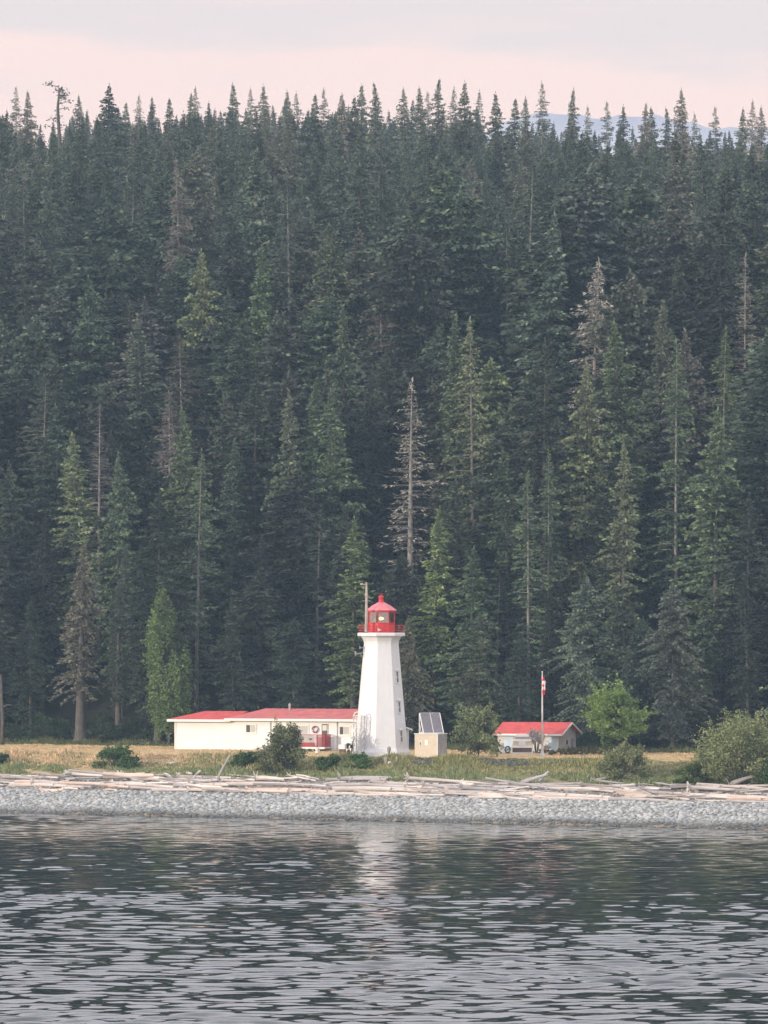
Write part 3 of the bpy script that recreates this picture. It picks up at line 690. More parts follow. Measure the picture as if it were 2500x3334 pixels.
shrub(1462, 1650, 2318, 2482, 'small grey-green tree on the lawn between the solar hut and the shed', 7, n=11000, leaf=.15, tint=(1.45, 1.4, 1.35), lobes=40, base=.05, shape='ball', trunk=.06, name='small_tree', cat='tree', D=399)
shrub(1893, 2125, 2242, 2452, 'bright green rounded broad-leaved tree on the lawn right of the shed', 8, n=15000, leaf=.17, tint=(1.2, 1.45, .80), lobes=60, base=.20, shape='ball', trunk=.10, name='broadleaf_tree', cat='tree', D=409, layered=1)
shrub(1940, 2125, 2428, 2542, 'tangled olive bush on the bank below the bright green tree', 9, n=9000, leaf=.13, tint=(1.4, 1.25, 1.15), lobes=34, stems=20)
shrub(2235, 2570, 2338, 2555, 'large pale olive shrub filling the right edge of the photo', 10, n=19000, leaf=.15, tint=(1.7, 1.55, 1.4), lobes=80, stems=14)
shrub(2170, 2330, 2490, 2560, 'low green and olive bush in front of the large olive shrub', 11, n=4500, leaf=.13, tint=(.60, .70, .40), lobes=18)
shrub(2450, 2560, 2478, 2562, 'dark green bush at the lower right edge under the olive shrub', 12, n=3500, leaf=.14, tint=(.38, .60, .36), lobes=14)
shrub(470, 630, 1960, 2422, 'columnar fresh green tree at the left end of the house', 13, n=26000, leaf=.17, tint=(1.15, 1.35, 1.0), lobes=90, base=.05, shape='col', trunk=.13, name='columnar_tree', cat='tree', D=437.5)
shrub(1740, 1800, 2440, 2462, 'small red-brown flowering bush at the foot of the shed door', 14, n=900, leaf=.10, tint=(1.3, .6, .5), lobes=6, D=410)
shrub(1700, 1790, 2385, 2455, 'pale twiggy arching shrub between the white stand and the flagpole', 15, n=2600, leaf=.12, tint=(2.3, 2.2, 2.3), lobes=14, mat='twigs', D=411.5, name='twiggy_shrub')
shrub(1120, 1162, 2418, 2452, 'small dark reddish bush against the house wall beside the tower', 16, n=900, leaf=.10, tint=(.6, .5, .5), lobes=7, D=410)
for i, (a, b_, t_, l_) in enumerate(((595, 635, 2424, 'leftmost small weedy plant at the foot of the white house wall'), (636, 675, 2420, 'small grey-green plant at the house foot, second from the left'), (695, 722, 2424, 'small green plant at the house foot below the roof step'))):
    shrub(a, b_, t_, 2437, l_, 20+i, n=500, leaf=.09, tint=(.8, .8, .55), lobes=5, name='small_plant', cat='plant')
for i in range(7):
    px = 1800+i*27
    shrub(px-22, px+22, 2437+random.randint(0, 8), 2458, 'rusty brown dry bush, '+'leftmost,second,third,middle,fifth,sixth,rightmost'.split(',')[i]+' of the low row right of the shed', 30+i, n=650, leaf=.10, tint=(1.25, .88, .62), lobes=6, D=405+i*.1, name='dry_bush', cat='shrub')['group'] = 'dry bushes beside the shed'
def fcol(px):
    for lim, t in ((150, 'at the far left'), (300, 'around the thick bare trunk'), (560, 'left of the house'), (800, 'behind the left end of the house'), (1150, 'behind the right part of the house'), (1400, 'behind the lighthouse'), (1640, 'behind the grey-green lawn tree'), (1900, 'behind the red-roofed shed'), (2150, 'behind the bright green tree'), (9999, 'at the right edge')):
        if px < lim: return t
# understory at the foot of the forest
for i in range(60):
    px = random.choice([random.uniform(-30, 520), random.uniform(1880, 2530), random.uniform(-30, 2530)]); w = random.uniform(1.5, 4)
    y = w_to_y(0, w)
    for _ in range(5): x = X(px, y); y = w_to_y(x, w)
    q = random.uniform(.8, 2.2)
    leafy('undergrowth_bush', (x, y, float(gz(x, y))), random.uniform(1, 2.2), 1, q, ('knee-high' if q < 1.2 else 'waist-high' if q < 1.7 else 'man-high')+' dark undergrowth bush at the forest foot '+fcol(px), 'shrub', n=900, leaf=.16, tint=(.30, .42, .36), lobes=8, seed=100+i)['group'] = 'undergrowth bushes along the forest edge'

# ------------------------------------------------------------------ grass
def tufts(name, n, v0, v1, h0, h1, tint, label, seed, x0=-36, x1=34, blades=7, mask=None, spread=.12):
    rg = np.random.default_rng(seed); x = rg.uniform(x0, x1, n); v = rg.uniform(v0, v1, n)
    if mask is not None:
        k = mask(x, v, rg); x, v = x[k], v[k]; n = len(x)
    y = ys(x)+v; z = gz(x, y); h = rg.uniform(h0, h1, n)*(.5+.8*(np.sin(x*.9+3*np.sin(x*.23))*.5+.5))
    Pb = np.repeat(np.stack([x, y, z], 1), blades, 0); N = len(Pb); Pb[:, :2] += rg.normal(size=(N, 2))*spread
    d = rg.normal(size=(N, 3))*.4; d[:, 2] = 1
    V, Fc = sprigs(Pb, d, np.repeat(h, blades)*rg.uniform(.5, 1.1, N), rg.uniform(.02, .045, N), rg)
    o = link(name, npmesh(name, V, Fc, M['grass'], np.clip(np.repeat(rg.random(n), blades)*.8+rg.random(N)*.2, 0, 1))); o.color = (*tint, 1)
    return tag(o, label, 'grass', kind='stuff')
tufts('beach_grass', 15000, 16.0, 23.5, .18, .45, (1.15, 1.30, 1.35), 'green beach grass and herbs growing above the driftwood', 1, mask=lambda x, v, r: r.random(len(x)) < np.clip((v-14.5)/4, .1, 1)*(.35+.65*(np.sin(x*.35+1)+np.sin(x*.9+v)) > -.2))
tufts('bank_grass', 9000, 21, 27.5, .2, .55, (1.35, 1.25, 1.35), 'mixed dry and green grass covering the bank', 2, mask=lambda x, v, r: (x > -16) | (r.random(len(x)) < .12))
tufts('dry_bank_grass', 5200, 21, 28, .2, .5, (2.2, 1.65, 2.2), 'dry tan grass covering the bank at the left', 5, mask=lambda x, v, r: x < -13)
tufts('lawn_grass', 6500, 27, 57, .04, .14, (2.2, 1.62, 2.1), 'short dry yellow grass of the lawn', 3)
tufts('bank_herbs', 2600, 23.2, 27.4, .25, .6, (.95, .95, .85), 'olive herbs growing over the dark bank below the lawn', 8, x0=-3, x1=17)
tufts('forest_edge_grass', 3000, 54, 60, .2, .6, (.5, .58, .55), 'darker grass along the forest edge', 4)

# ------------------------------------------------------------------ stones
def ico():
    t = (1+5**.5)/2
    v = np.array([(-1,t,0),(1,t,0),(-1,-t,0),(1,-t,0),(0,-1,t),(0,1,t),(0,-1,-t),(0,1,-t),(t,0,-1),(t,0,1),(-t,0,-1),(-t,0,1)], float); v /= np.linalg.norm(v[0])
    f = np.array([(0,11,5),(0,5,1),(0,1,7),(0,7,10),(0,10,11),(1,5,9),(5,11,4),(11,10,2),(10,7,6),(7,1,8),(3,9,4),(3,4,2),(3,2,6),(3,6,8),(3,8,9),(4,9,5),(2,4,11),(6,2,10),(8,6,7),(9,8,1)])
    return v, f
IV, IF = ico()
def stones(name, n, v0, v1, s0, s1, mat, label, seed, x0=-36, x1=34, flat=.6, lift=.1, tonef=None, zoff=0):
    rg = np.random.default_rng(seed); x = rg.uniform(x0, x1, n); v = rg.uniform(v0, v1, n); y = ys(x)+v; z = gz(x, y)+zoff
    s = s0+(s1-s0)*rg.random(n)**2.2
    vv = IV[None]*(1+rg.normal(size=(n, 12, 1))*.16)*(s[:, None]*np.stack([rg.uniform(.8, 1.4, n), rg.uniform(.8, 1.3, n), rg.uniform(.8, 1.2, n)*flat], 1))[:, None, :]
    a = rg.random(n)*6.28; c, q = np.cos(a)[:, None], np.sin(a)[:, None]
    V = np.stack([vv[:, :, 0]*c-vv[:, :, 1]*q, vv[:, :, 0]*q+vv[:, :, 1]*c, vv[:, :, 2]], 2)+np.stack([x, y, z+s*lift], 1)[:, None, :]
    Fc = (IF[None]+(np.arange(n)*12)[:, None, None]).reshape(-1, 3)
    tn = np.repeat(tonef(x, v, rg) if tonef else rg.random(n), 20)
    o = link(name, npmesh(name, V.reshape(-1, 3), Fc, M[mat], tn, smooth=False)); return tag(o, label, 'stones', kind='stuff')
tf = lambda x, v, r: np.clip(.25+.75*np.clip((v-.5)/2.2, 0, 1)*(.45+.6*r.random(len(x)))-(v < 1.2)*.15, 0, 1)
stones('beach_cobbles', 13000, .3, 8.8, .07, .23, 'stone', 'pale grey cobbles covering the lower beach down to the water', 1, tonef=tf)
stones('beach_cobbles', 1500, -1.0, .6, .05, .16, 'stone', 'wet dark stones at the very edge of the water', 9, lift=.25, tonef=lambda x, v, r: .28*r.random(len(x)))
stones('beach_cobbles', 2200, 8.4, 16.5, .07, .2, 'stone', 'scattered grey stones lying between the driftwood logs', 2)
# dark rock bank below the lawn lip, right of the tower
rk = stones('bank_rocks', 3200, 24.2, 26.7, .06, .20, 'darkrock', 'dark rough rocks of the bank below the lawn, right of the lighthouse', 3, x0=-.5, x1=15.5, flat=.9, lift=.35)

# ------------------------------------------------------------------ driftwood
def log_mesh(seed, L_=1.0, root=False):
    rg = random.Random(seed); t = MB(); n = 7; pts = []; rr = []
    b1, b2 = rg.uniform(-.03, .03), rg.uniform(-.02, .02)
    for i in range(n):
        q = i/(n-1); pts.append((q-.5, b1*math.sin(q*3.1)+rg.uniform(-.004, .004), b2*math.sin(q*4))); rr.append((.036-.014*q)*rg.uniform(.92, 1.08))
    t.tube(pts, rr, 8)
    for k in range(rg.randint(1, 3)):
        q = rg.uniform(.2, .9); a = rg.uniform(0, 3.1); l = rg.uniform(.05, .11)
        t.tube([(q-.5, 0, 0), (q-.5+l*.5, l*math.cos(a), l*.9*abs(math.sin(a)))], [.010, .005], 5)
    if root:
        for k in range(7):
            a = k*.9+rg.uniform(-.2, .2); l = rg.uniform(.07, .13)
            t.tube([(-.49, 0, 0), (-.52, l*.6*math.cos(a), l*.6*math.sin(a)), (-.53, l*math.cos(a), l*math.sin(a))], [.022, .014, .004], 5)
    return t.mesh('driftwood_log', M['wood'])
LM = [log_mesh(i, root=(i in (1, 4))) for i in range(7)]
PEACH = (1.15, 1.01, .92); PALE = (1.14, 1.12, 1.09); GREY = (.78, .80, .84); DULL = (.62, .60, .60)
def log(px, py, length, diam, ang, tint, label, group='driftwood logs heaped along the beach', mi=None, tilt=0., lift=.0):
    x, D, g = at(px, py)
    o = link('driftwood_log', LM[random.randrange(7) if mi is None else mi]); k = diam/.066
    o.scale = (length, k, k)
    o.rotation_euler = (random.random()*.6, -tilt, -R(29.7)+ang); o.location = (x, D, g+diam*.42+lift+abs(math.sin(tilt))*length*.42); o.color = (*tint, 1)
    return tag(o, label, 'log', group)
log(130, 2556, 4.6, .42, .02, PEACH, 'thick orange-tan log with a stump end at the left edge of the beach')
log(170, 2576, 2.3, .34, .02, PEACH, 'short peach log lying apart on the cobbles at the left')
log(420, 2542, 4.4, .50, .16, PEACH, 'thick pale tan log angled up with a dark broken end, left of the middle', lift=.25)
log(455, 2564, 6.6, .34, -.06, PALE, 'long bleached log under the thick tan one on the left')
log(150, 2562, 7.0, .30, 0, PALE, 'long pale log reaching from the left edge behind the short peach one')
log(725, 2545, 2.6, .22, 0, GREY, 'slanting grey pole sticking up from the driftwood below the house', mi=2, tilt=1.05)
log(640, 2540, 1.0, .2, .4, PALE, 'short pale stub poking up left of the slanting pole', tilt=.9)
log(960, 2580, 7.5, .34, -.03, PEACH, 'long orange-pink log at the edge of the cobbles below the tall shrub')
log(900, 2560, 9.0, .32, .02, PALE, 'very long whitish log just above the orange-pink one')
log(880, 2550, 2.6, .36, 0, PALE, 'short white log lying on top of the heap below the tall shrub', lift=.25)
log(640, 2577, 1.6, .26, 0, PEACH, 'small tan log on the cobble edge under the slanting pole')
log(1340, 2566, 5.0, .40, -.06, PEACH, 'pale peach log below the lighthouse, slanting down to the right')
log(1240, 2577, 8.5, .36, .0, PALE, 'long bleached log at the cobble edge directly below the lighthouse')
log(1600, 2590, 7.5, .42, 0, PEACH, 'long cream log at the cobble edge below the flagpole')
log(1620, 2602, 5.0, .26, 0, PALE, 'thin pale log half on the cobbles below the flagpole')
log(1735, 2555, 2.2, .36, .5, GREY, 'grey root stump standing among logs below the flagpole', mi=1, tilt=.35)
log(1770, 2548, 1.1, .26, .4, GREY, 'pointed grey stub leaning beside the grey root stump', tilt=.9)
log(1860, 2598, 6.5, .36, .02, PALE, 'long white log at the cobble edge below the bright green tree')
log(2130, 2590, 6.0, .34, .0, PEACH, 'peach log at the right third of the beach above the cobbles')
log(2210, 2598, 1.3, .44, .2, PEACH, 'short stubby pinkish log end on the right part of the beach')
log(2460, 2610, 4.6, .42, -.02, PEACH, 'thick peach log at the lower right edge of the driftwood')
log(2330, 2596, 6.5, .30, .0, PALE, 'long pale log left of the thick peach one at the right edge')
log(2010, 2545, 3.4, .30, .35, GREY, 'grey log leaning into the grass under the tangled olive bush', tilt=.12)
log(2030, 2535, 1.5, .22, -.5, GREY, 'broken grey branch sticking up before the tangled olive bush', tilt=1.0, mi=4)
log(2410, 2560, 1.8, .40, .5, GREY, 'grey stump with stubby roots near the right edge above the logs', tilt=.4, mi=1)
log(1200, 2540, 4.6, .30, .30, GREY, 'grey log slanting up into the grass below the tower', tilt=.03)
for i in range(268):
    px = random.uniform(-80, 2580); q = random.random()
    lo = np.interp(px, [0, 1250, 2500], [2572, 2596, 2618]); hi = np.interp(px, [0, 700, 1250, 2500], [2520, 2522, 2545, 2563])
    py = lo+(hi-lo)*q**1.0
    front = q < .35
    tint = random.choice([PEACH, PALE, PALE, GREY] if front else [PALE, GREY, GREY, DULL, PALE])
    j = random.uniform(.85, 1.12)
    big = random.random() < .35
    tn_ = {PEACH: 'peach', PALE: 'bleached', GREY: 'grey', DULL: 'dull brown-grey'}[tint]
    cz = 'left of the slanting pole' if 250 < px < 700 else 'at the left edge' if px <= 250 else 'below the tall shrub' if px < 1080 else 'below the lighthouse' if px < 1340 else 'below the solar hut' if px < 1560 else 'below the flagpole and shed' if px < 1900 else 'below the tangled olive bush' if px < 2200 else 'at the right edge'
    rz_ = 'at the cobble edge' if q < .25 else 'in the front of the heap' if q < .5 else 'in the back of the heap' if q < .8 else 'against the beach grass'
    loglab = ('long ' if big else 'short ')+tn_+' driftwood log '+rz_+' '+cz
    log(px, py, random.uniform(3.5, 8) if big else random.uniform(1.0, 3.6), random.uniform(.15, .27) if big else random.uniform(.07, .17), random.gauss(0, .14 if front else .42),
        tuple(c*j for c in tint), loglab, lift=random.uniform(-.10, .12), tilt=random.gauss(0, .02 if front else .05))

# ------------------------------------------------------------------ lighthouse
LD = 400.0; LX = X(1241, LD); LZ = float(gz(LX, LD))
lt = empty('lighthouse', (LX, LD, 0), 0, 'white octagonal lighthouse with red lantern standing at the edge of the lawn', 'lighthouse')
z_ = lambda py: Z(py, LD)
A0 = -12.0
zb = LZ-.3; zp = z_(2443); zt = z_(2100)
b = MB().ring([(2.42, zb), (2.40, z_(2448)), (2.30, z_(2441)), (2.22, z_(2434))], 8, A0); b.build('plinth', M['white'], lt)
b = MB().ring([(2.19, z_(2434)), (1.44, z_(2096)), (1.46, z_(2088)), (1.58, z_(2078)), (1.72, z_(2071))], 8, A0); b.build('tower_wall', M['white'], lt)
b = MB().ring([(1.96, z_(2071)), (1.98, z_(2069)), (1.98, z_(2062)), (1.94, z_(2060))], 8, A0); b.build('gallery_slab', M['white'], lt)
b = MB().ring([(1.14, z_(2060)), (1.14, z_(2030)), (1.18, z_(2029)), (1.18, z_(2027))], 8, A0); b.build('lantern_base', M['red_paint'], lt)
# lantern glazing: eight panes and eight mullions
zl0, zl1 = z_(2027), z_(1994)
def opoint(r, k, z, a0=A0): a = R(a0+45*k); return Vector((r*math.sin(a), -r*math.cos(a), z))
mul = MB().tube([(0, 0, 0), (0, 0, zl1-zl0)], .045, 6).mesh('mullion', M['red_paint'])
for k in range(8):
    p0, p1 = opoint(1.08, k, 0), opoint(1.08, k+1, 0)
    o = link('mullion', mul, lt); p = opoint(1.10, k, zl0); o.location = p
    q0, q1 = p0.lerp(p1, .05), p0.lerp(p1, .95); n_ = ((p0+p1)/2).normalized()*.012
    pb = MB(); pb.add([tuple(q0+Vector((0, 0, zl0))), tuple(q1+Vector((0, 0, zl0))), tuple(q1+Vector((0, 0, zl1))), tuple(q0+Vector((0, 0, zl1))),
        tuple(q0-n_+Vector((0, 0, zl0))), tuple(q1-n_+Vector((0, 0, zl0))), tuple(q1-n_+Vector((0, 0, zl1))), tuple(q0-n_+Vector((0, 0, zl1)))],
        [(0, 1, 2, 3), (7, 6, 5, 4), (0, 4, 5, 1), (1, 5, 6, 2), (2, 6, 7, 3), (3, 7, 4, 0)])
    pb.build('pane', M['clear'], lt)
# pale panels inside the landward panes, standing in for sky reflected in the glass
for k in (3, 4, 5, 6):
    p0, p1 = opoint(.98, k, 0), opoint(.98, k+1, 0); pb = MB()
    q0, q1 = p0.lerp(p1, .08), p0.lerp(p1, .80); n_ = ((p0+p1)/2).normalized()*.02
    pb.add([tuple(q0+Vector((0, 0, zl0))), tuple(q1+Vector((0, 0, zl0))), tuple(q1+Vector((0, 0, zl1-.03))), tuple(q0+Vector((0, 0, zl1-.03))),
        tuple(q0-n_+Vector((0, 0, zl0))), tuple(q1-n_+Vector((0, 0, zl0))), tuple(q1-n_+Vector((0, 0, zl1-.03))), tuple(q0-n_+Vector((0, 0, zl1-.03)))],
        [(0, 1, 2, 3), (7, 6, 5, 4), (0, 4, 5, 1), (1, 5, 6, 2), (2, 6, 7, 3), (3, 7, 4, 0)])
    pb.build('reflection_panel', M['curtain'], lt)
MB().ring([(.10, zl0-.02), (.10, zl0+.25), (.30, zl0+.28), (.33, zl0+.62), (.22, zl0+.76), (.05, zl0+.80)], 12, 0).build('lens', M['lens'], lt, True)
MB().ring([(.02, z_(2020)), (.2, z_(2017)), (.27, z_(2014)), (.2, z_(2011)), (.02, z_(2008))], 12, 0, -.02, -.40).build('lamp', M['lamp'], lt, True)
MB().ring([(1.16, z_(1994)), (1.19, z_(1993)), (1.19, z_(1987))], 8, A0).build('lantern_frieze', M['red_paint'], lt)
b = MB().ring([(1.27, z_(1988.5)), (1.29, z_(1987.5)), (1.27, z_(1986)), (.80, z_(1972)), (.28, z_(1961))], 8, A0); b.build('roof', M['pink_roof'], lt)
b = MB().ring([(.27, z_(1962)), (.23, z_(1958)), (.19, z_(1948)), (.24, z_(1946)), (.25, z_(1943)), (.16, z_(1940)), (.05, z_(1938))], 10, 0); b.build('roof_vent', M['red_paint'], lt, True)
MB().tube([(0, 0, z_(1938)), (0, 0, z_(1930))], .02, 5).box(-.22, .12, -.01, .01, z_(1933), z_(1931.5)).build('wind_vane', M['dark_red'], lt)
# gallery railing
zr0, zr1 = z_(2060), z_(2036)
post = MB().tube([(0, 0, 0), (0, 0, zr1-zr0)], .026, 6).mesh('railing_post', M['dark_red'])
for k in range(8):
    for q in (0, .5):
        p = opoint(1.86, k, zr0).lerp(opoint(1.86, k+1, zr0), q); o = link('railing_post', post, lt); o.location = p
for hgt in (.30, .62, 1.0):
    b = MB(); zz = zr0+(zr1-zr0)*hgt
    for k in range(8): b.tube([tuple(opoint(1.86, k, zz)), tuple(opoint(1.86, k+1, zz))], .024, 6)
    b.build('railing_rail', M['red_paint'], lt)
# thin white triangle set on the lantern base
nrm = opoint(1.0, .5, 0, A0-45+45).normalized()
b = MB(); pA = opoint(1.155, 0, 0)
b.add([(pA.x-.02, pA.y-.06, z_(2056)), (pA.x+.30, pA.y-.06, z_(2052)), (pA.x-.06, pA.y-.06, z_(2045)), (pA.x-.02, pA.y-.09, z_(2056)), (pA.x+.30, pA.y-.09, z_(2052)), (pA.x-.06, pA.y-.09, z_(2045))],
      [(0, 1, 2), (5, 4, 3), (0, 3, 4, 1), (1, 4, 5, 2), (2, 5, 3, 0)]); b.build('white_triangle', M['trim'], lt)
# mast on the gallery
b = MB(); xm = X(1193, LD)-LX; ym = -1.35
b.tube([(xm-.03, ym, z_(2058)), (xm, ym, z_(1990)), (xm+.01, ym, z_(1896))], [.12, .11, .075], 8)
b.tube([(xm+.02, ym, z_(1903)), (xm-.30, ym, z_(1903))], .04, 6).box(xm-.52, xm-.28, ym-.07, ym+.07, z_(1905), z_(1899))
b.tube([(xm, ym, z_(1957)), (xm+.34, ym, z_(1957))], .03, 5).tube([(xm, ym, z_(1957)), (xm-.4, ym, z_(1957))], .018, 5)
b.tube([(xm, ym, z_(1940)), (xm, ym, z_(1936))], .13, 8)
b.tube([(xm, ym, z_(1975)), (xm, ym, z_(1973))], .13, 8)
b.build('mast', M['mast_paint'], lt)
# fog horns on the left side
def horn(px, py, s):
    x = X(px, LD)-LX; b = MB(); z = z_(py); prof = [(.28, .22), (.2, .2), (.12, .09), (.02, .05), (-.25, .045)]
    b.tube([(x-.05+q*0+(.25-w)*0 + (-(w))*s, -.3, z) for w, q in prof], [q*s for w, q in prof], 10, True)
    b.build('fog_horn', M['grey_paint'], lt, True)
horn(1168, 2128, 1.0); horn(1180, 2109, .75)
MB().tube([(X(1172, LD)-LX, -.3, z_(2128)), (X(1186, LD)-LX, -.2, z_(2120)), (X(1186, LD)-LX, -.2, z_(2105)), (X(1180, LD)-LX, -.3, z_(2109))], .03, 5).build('horn_bracket', M['grey_paint'], lt)
# windows on the right-hand face (normal 55.5 degrees)
fa = A0+45*1.5; fn = Vector((math.sin(R(fa)), -math.cos(R(fa)), 0)); ft = Vector((math.cos(R(fa)), math.sin(R(fa)), 0))
for py in (2204, 2301, 2397):
    z = z_(py); rr = np.interp(py, [2096, 2434], [1.44, 2.19])*math.cos(R(22.5)); tl = math.atan((2.19-1.44)*.924/(z_(2096)-z_(2434)))
    w = empty('window', (0, 0, 0)); w.parent = None
    bpy.data.objects.remove(w)
    mt = Matrix.Translation(fn*(rr+.0)+Vector((0, 0, z))) @ Matrix(((ft.x, fn.x, 0, 0), (ft.y, fn.y, 0, 0), (0, 0, 1, 0), (0, 0, 0, 1))) @ Matrix.Rotation(tl, 4, 'X')
    b = MB(); b.m = mt; b.box(-.15, .15, .0, .03, -.42, .42); f_ = b.build('window', M['dimglass'], lt)
    b = MB(); b.m = mt; b.box(-.22, -.14, -.02, .06, -.50, .50).box(.14, .22, -.02, .06, -.50, .50).box(-.14, .14, -.02, .06, .42, .50).box(-.14, .14, -.02, .08, -.50, -.42).box(-.14, .14, -.02, .045, -.03, .02); b.build('window_frame', M['trim'], f_)
    b = MB(); b.m = mt; b.add([(-.28, 0, .60), (.28, 0, .60), (.28, .16, .55), (-.28, .16, .55), (-.28, 0, .55), (.28, 0, .55), (.28, .16, .51), (-.28, .16, .51)], [(0, 1, 2, 3), (7, 6, 5, 4), (0, 4, 5, 1), (1, 5, 6, 2), (2, 6, 7, 3), (3, 7, 4, 0)]); b.build('window_hood', M['trim'], f_)
# entrance porch on the right
xa0, xa1 = X(1300, LD)-LX, X(1331, LD)-LX
MB().box(xa0, xa1, .5, 1.7, zb, z_(2376)).build('porch_wall', M['white'], lt)
xs0, xs1 = X(1305, LD)-LX, X(1343, LD)-LX
MB().add([(xs0, .3, z_(2362)), (xs1, .3, z_(2374)), (xs1, 1.9, z_(2374)), (xs0, 1.9, z_(2362)), (xs0, .3, z_(2366)), (xs1, .3, z_(2379)), (xs1, 1.9, z_(2379)), (xs0, 1.9, z_(2366))],
         [(0, 1, 2, 3), (7, 6, 5, 4), (0, 4, 5, 1), (1, 5, 6, 2), (2, 6, 7, 3), (3, 7, 4, 0)]).build('porch_roof', M['trim'], lt)

# lattice frame at the tower's left foot
g0 = float(gz(X(1171, 397.5), 397.5))
lf = empty('lattice_frame', (X(1168, 398.2), 398.2, g0), R(-20), 'white lattice frame with domed top at the left foot of the lighthouse', 'trellis')
hL = Z(2330, 397.3)-g0; hw = .34
for sx in (-1, 1):
    for sy in (-1, 1): MB().tube([(sx*hw, sy*hw, -.1), (sx*hw, sy*hw, hL)], .05, 5).build('leg', M['dim_white'], lf)
for sy in (-1, 1):
    b = MB(); nseg = 7
    for i in range(nseg):
        za, zc = hL*i/nseg, hL*(i+1)/nseg
        b.tube([(-hw, sy*hw, za), (hw, sy*hw, zc)] if i % 2 else [(hw, sy*hw, za), (-hw, sy*hw, zc)], .022, 4).tube([(-hw, sy*hw, zc), (hw, sy*hw, zc)], .024, 4)
    b.build('lattice', M['trim'], lf)
for sx in (-1, 1):
    b = MB()
    for i in range(7):
        za, zc = hL*i/7, hL*(i+1)/7; b.tube([(sx*hw, -hw, za), (sx*hw, hw, zc)], .028, 4)
    b.build('lattice', M['trim'], lf)
b = MB(); b.tube([(-hw, -hw, hL), (-hw*.6, -hw, hL+.22), (0, -hw, hL+.30), (hw*.6, -hw, hL+.22), (hw, -hw, hL)], .045, 5); b.build('arch', M['trim'], lf)
for zz, dx in ((hL*.62, -.30), (hL*.45, -.34)): MB().box(dx-.22, dx+.16, -hw-.1, -hw+.02, zz, zz+.22).build('junction_box', M['trim'], lf)

# small things at the tower foot
x, D = X(1266, 396.3), 396.3; g = float(gz(x, D))
r = empty('pedestal', (x, D, g), 0, 'small grey-green pedestal in front of the lighthouse foot', 'pedestal')
MB().ring([(.20, -.1), (.20, .05), (.12, .10), (.11, .55), (.16, .62), (.17, .85), (.10, .98), (.02, 1.0)], 10, 0).build('body', M['grey_paint'], r, True)
x, D, g = at(1254, 2490)
r = empty('utility_box', (x, D, g), 0, 'narrow light grey utility box in the dark bank below the tower', 'box')
MB().box(-.13, .13, -.1, .1, 0, .62).build('housing', M['canvas'], r); MB().box(-.15, .15, -.12, .12, .62, .67).build('lid', M['grey_paint'], r)
x, D, g = at(1269, 2494)
r = empty('buoy', (x, D-.2, g+.15), 0, 'white oval float lying in the bank beside the grey utility box', 'buoy')
MB().tube([(-.16, 0, .12), (-.12, 0, .12), (0, 0, .12), (.12, 0, .12), (.16, 0, .12)], [.04, .10, .125, .10, .04], 10).build('shell', M['white'], r, True); MB().tube([(-.01, 0, .22), (-.01, 0, .30)], .02, 5).build('eye', M['grey_paint'], r)
x, D, g = at(1290, 2496)
r = empty('wooden_post', (x, D, g), 0, 'thin pale wooden post in the bank right of the white float', 'post')
MB().tube([(0, 0, -.2), (0.02, 0, .85)], [.06, .05], 7).build('shaft', M['canvas'], r)

# ------------------------------------------------------------------ keeper's house
def frame_m(x, y, z, deg): return Matrix.Translation((x, y, z)) @ Matrix.Rotation(R(deg), 4, 'Z')
HXL, HYL = X(566, 424.5), 424.5; HXR, HYR = X(1172, 418), 418
hang = math.degrees(math.atan2(HYR-HYL, HXR-HXL)); HLn = math.hypot(HXR-HXL, HYR-HYL)
hb = Z(2434, 424.5)
hs_ = empty('house', (HXL, HYL, hb), R(hang), 'long low white house with red hipped roofs left of the lighthouse', 'house')
def hx(px):     # image column -> distance along the front
    t = (px-CX)/F
    # point = HL + s*(dir); (HXL+s*c)/(HYL+s*s_)=t
    c, s_ = math.cos(R(hang)), math.sin(R(hang)); return (t*HYL-HXL)/(c-t*s_)
def hzf(py, s): D = HYL+s*math.sin(R(hang)); return Z(py, D)-hb
sx_ = hx(755); hLw = hzf(2347, 0); hRw = hzf(2346, hx(950)); dep = 7.2
MB().box(0, sx_, .25, dep-.3, -.5, hLw).build('wall', M['siding'], hs_)
MB().box(sx_, HLn, 0, dep, -.7, hRw).build('wall', M['siding'], hs_)
def hip(x0, x1, y0, y1, z0, z1, hipl, hipr, t=.16):
    ym = (y0+y1)/2; v = [(x0, y0, z0), (x1, y0, z0), (x1, y1, z0), (x0, y1, z0), (x0+hipl, ym, z1), (x1-hipr, ym, z1)]
    vb = [(a, b_, c-t) for a, b_, c in v[:4]]
    return v, vb
def roof(x0, x1, y0, y1, z0, z1, hl, hr, mat, parent):
    ym = (y0+y1)/2
    MB().add([(x0, y0, z0), (x1, y0, z0), (x1, y1, z0), (x0, y1, z0), (x0+hl, ym, z1), (x1-hr, ym, z1)],
             [(0, 1, 5, 4), (2, 3, 4, 5), (3, 0, 4), (1, 2, 5), (3, 2, 1, 0)]).build('roof', mat, parent)
    e = .03
    MB().box(x0-e, x1+e, y0-e-.02, y0+.06, z0-.20, z0-.003).build('fascia', M['trim'], parent)
    MB().box(x0-e, x0+.05, y0+.062, y1, z0-.20, z0-.004).build('fascia', M['trim'], parent)
    MB().box(x0+.06, x1-.02, y0+.07, y1-.02, z0-.10, z0-.012).build('soffit', M['trim'], parent)
roof(-.45, sx_-.0, -.35, dep-.1, hLw+.16, hzf(2321, 3)+.12, 1.9, 0.02, M['roof_a'], hs_)
roof(sx_-.45, HLn+.2, -.55, dep+.4, hRw+.17, hzf(2313, 8)+.13, 2.1, .02, M['roof_b'], hs_)
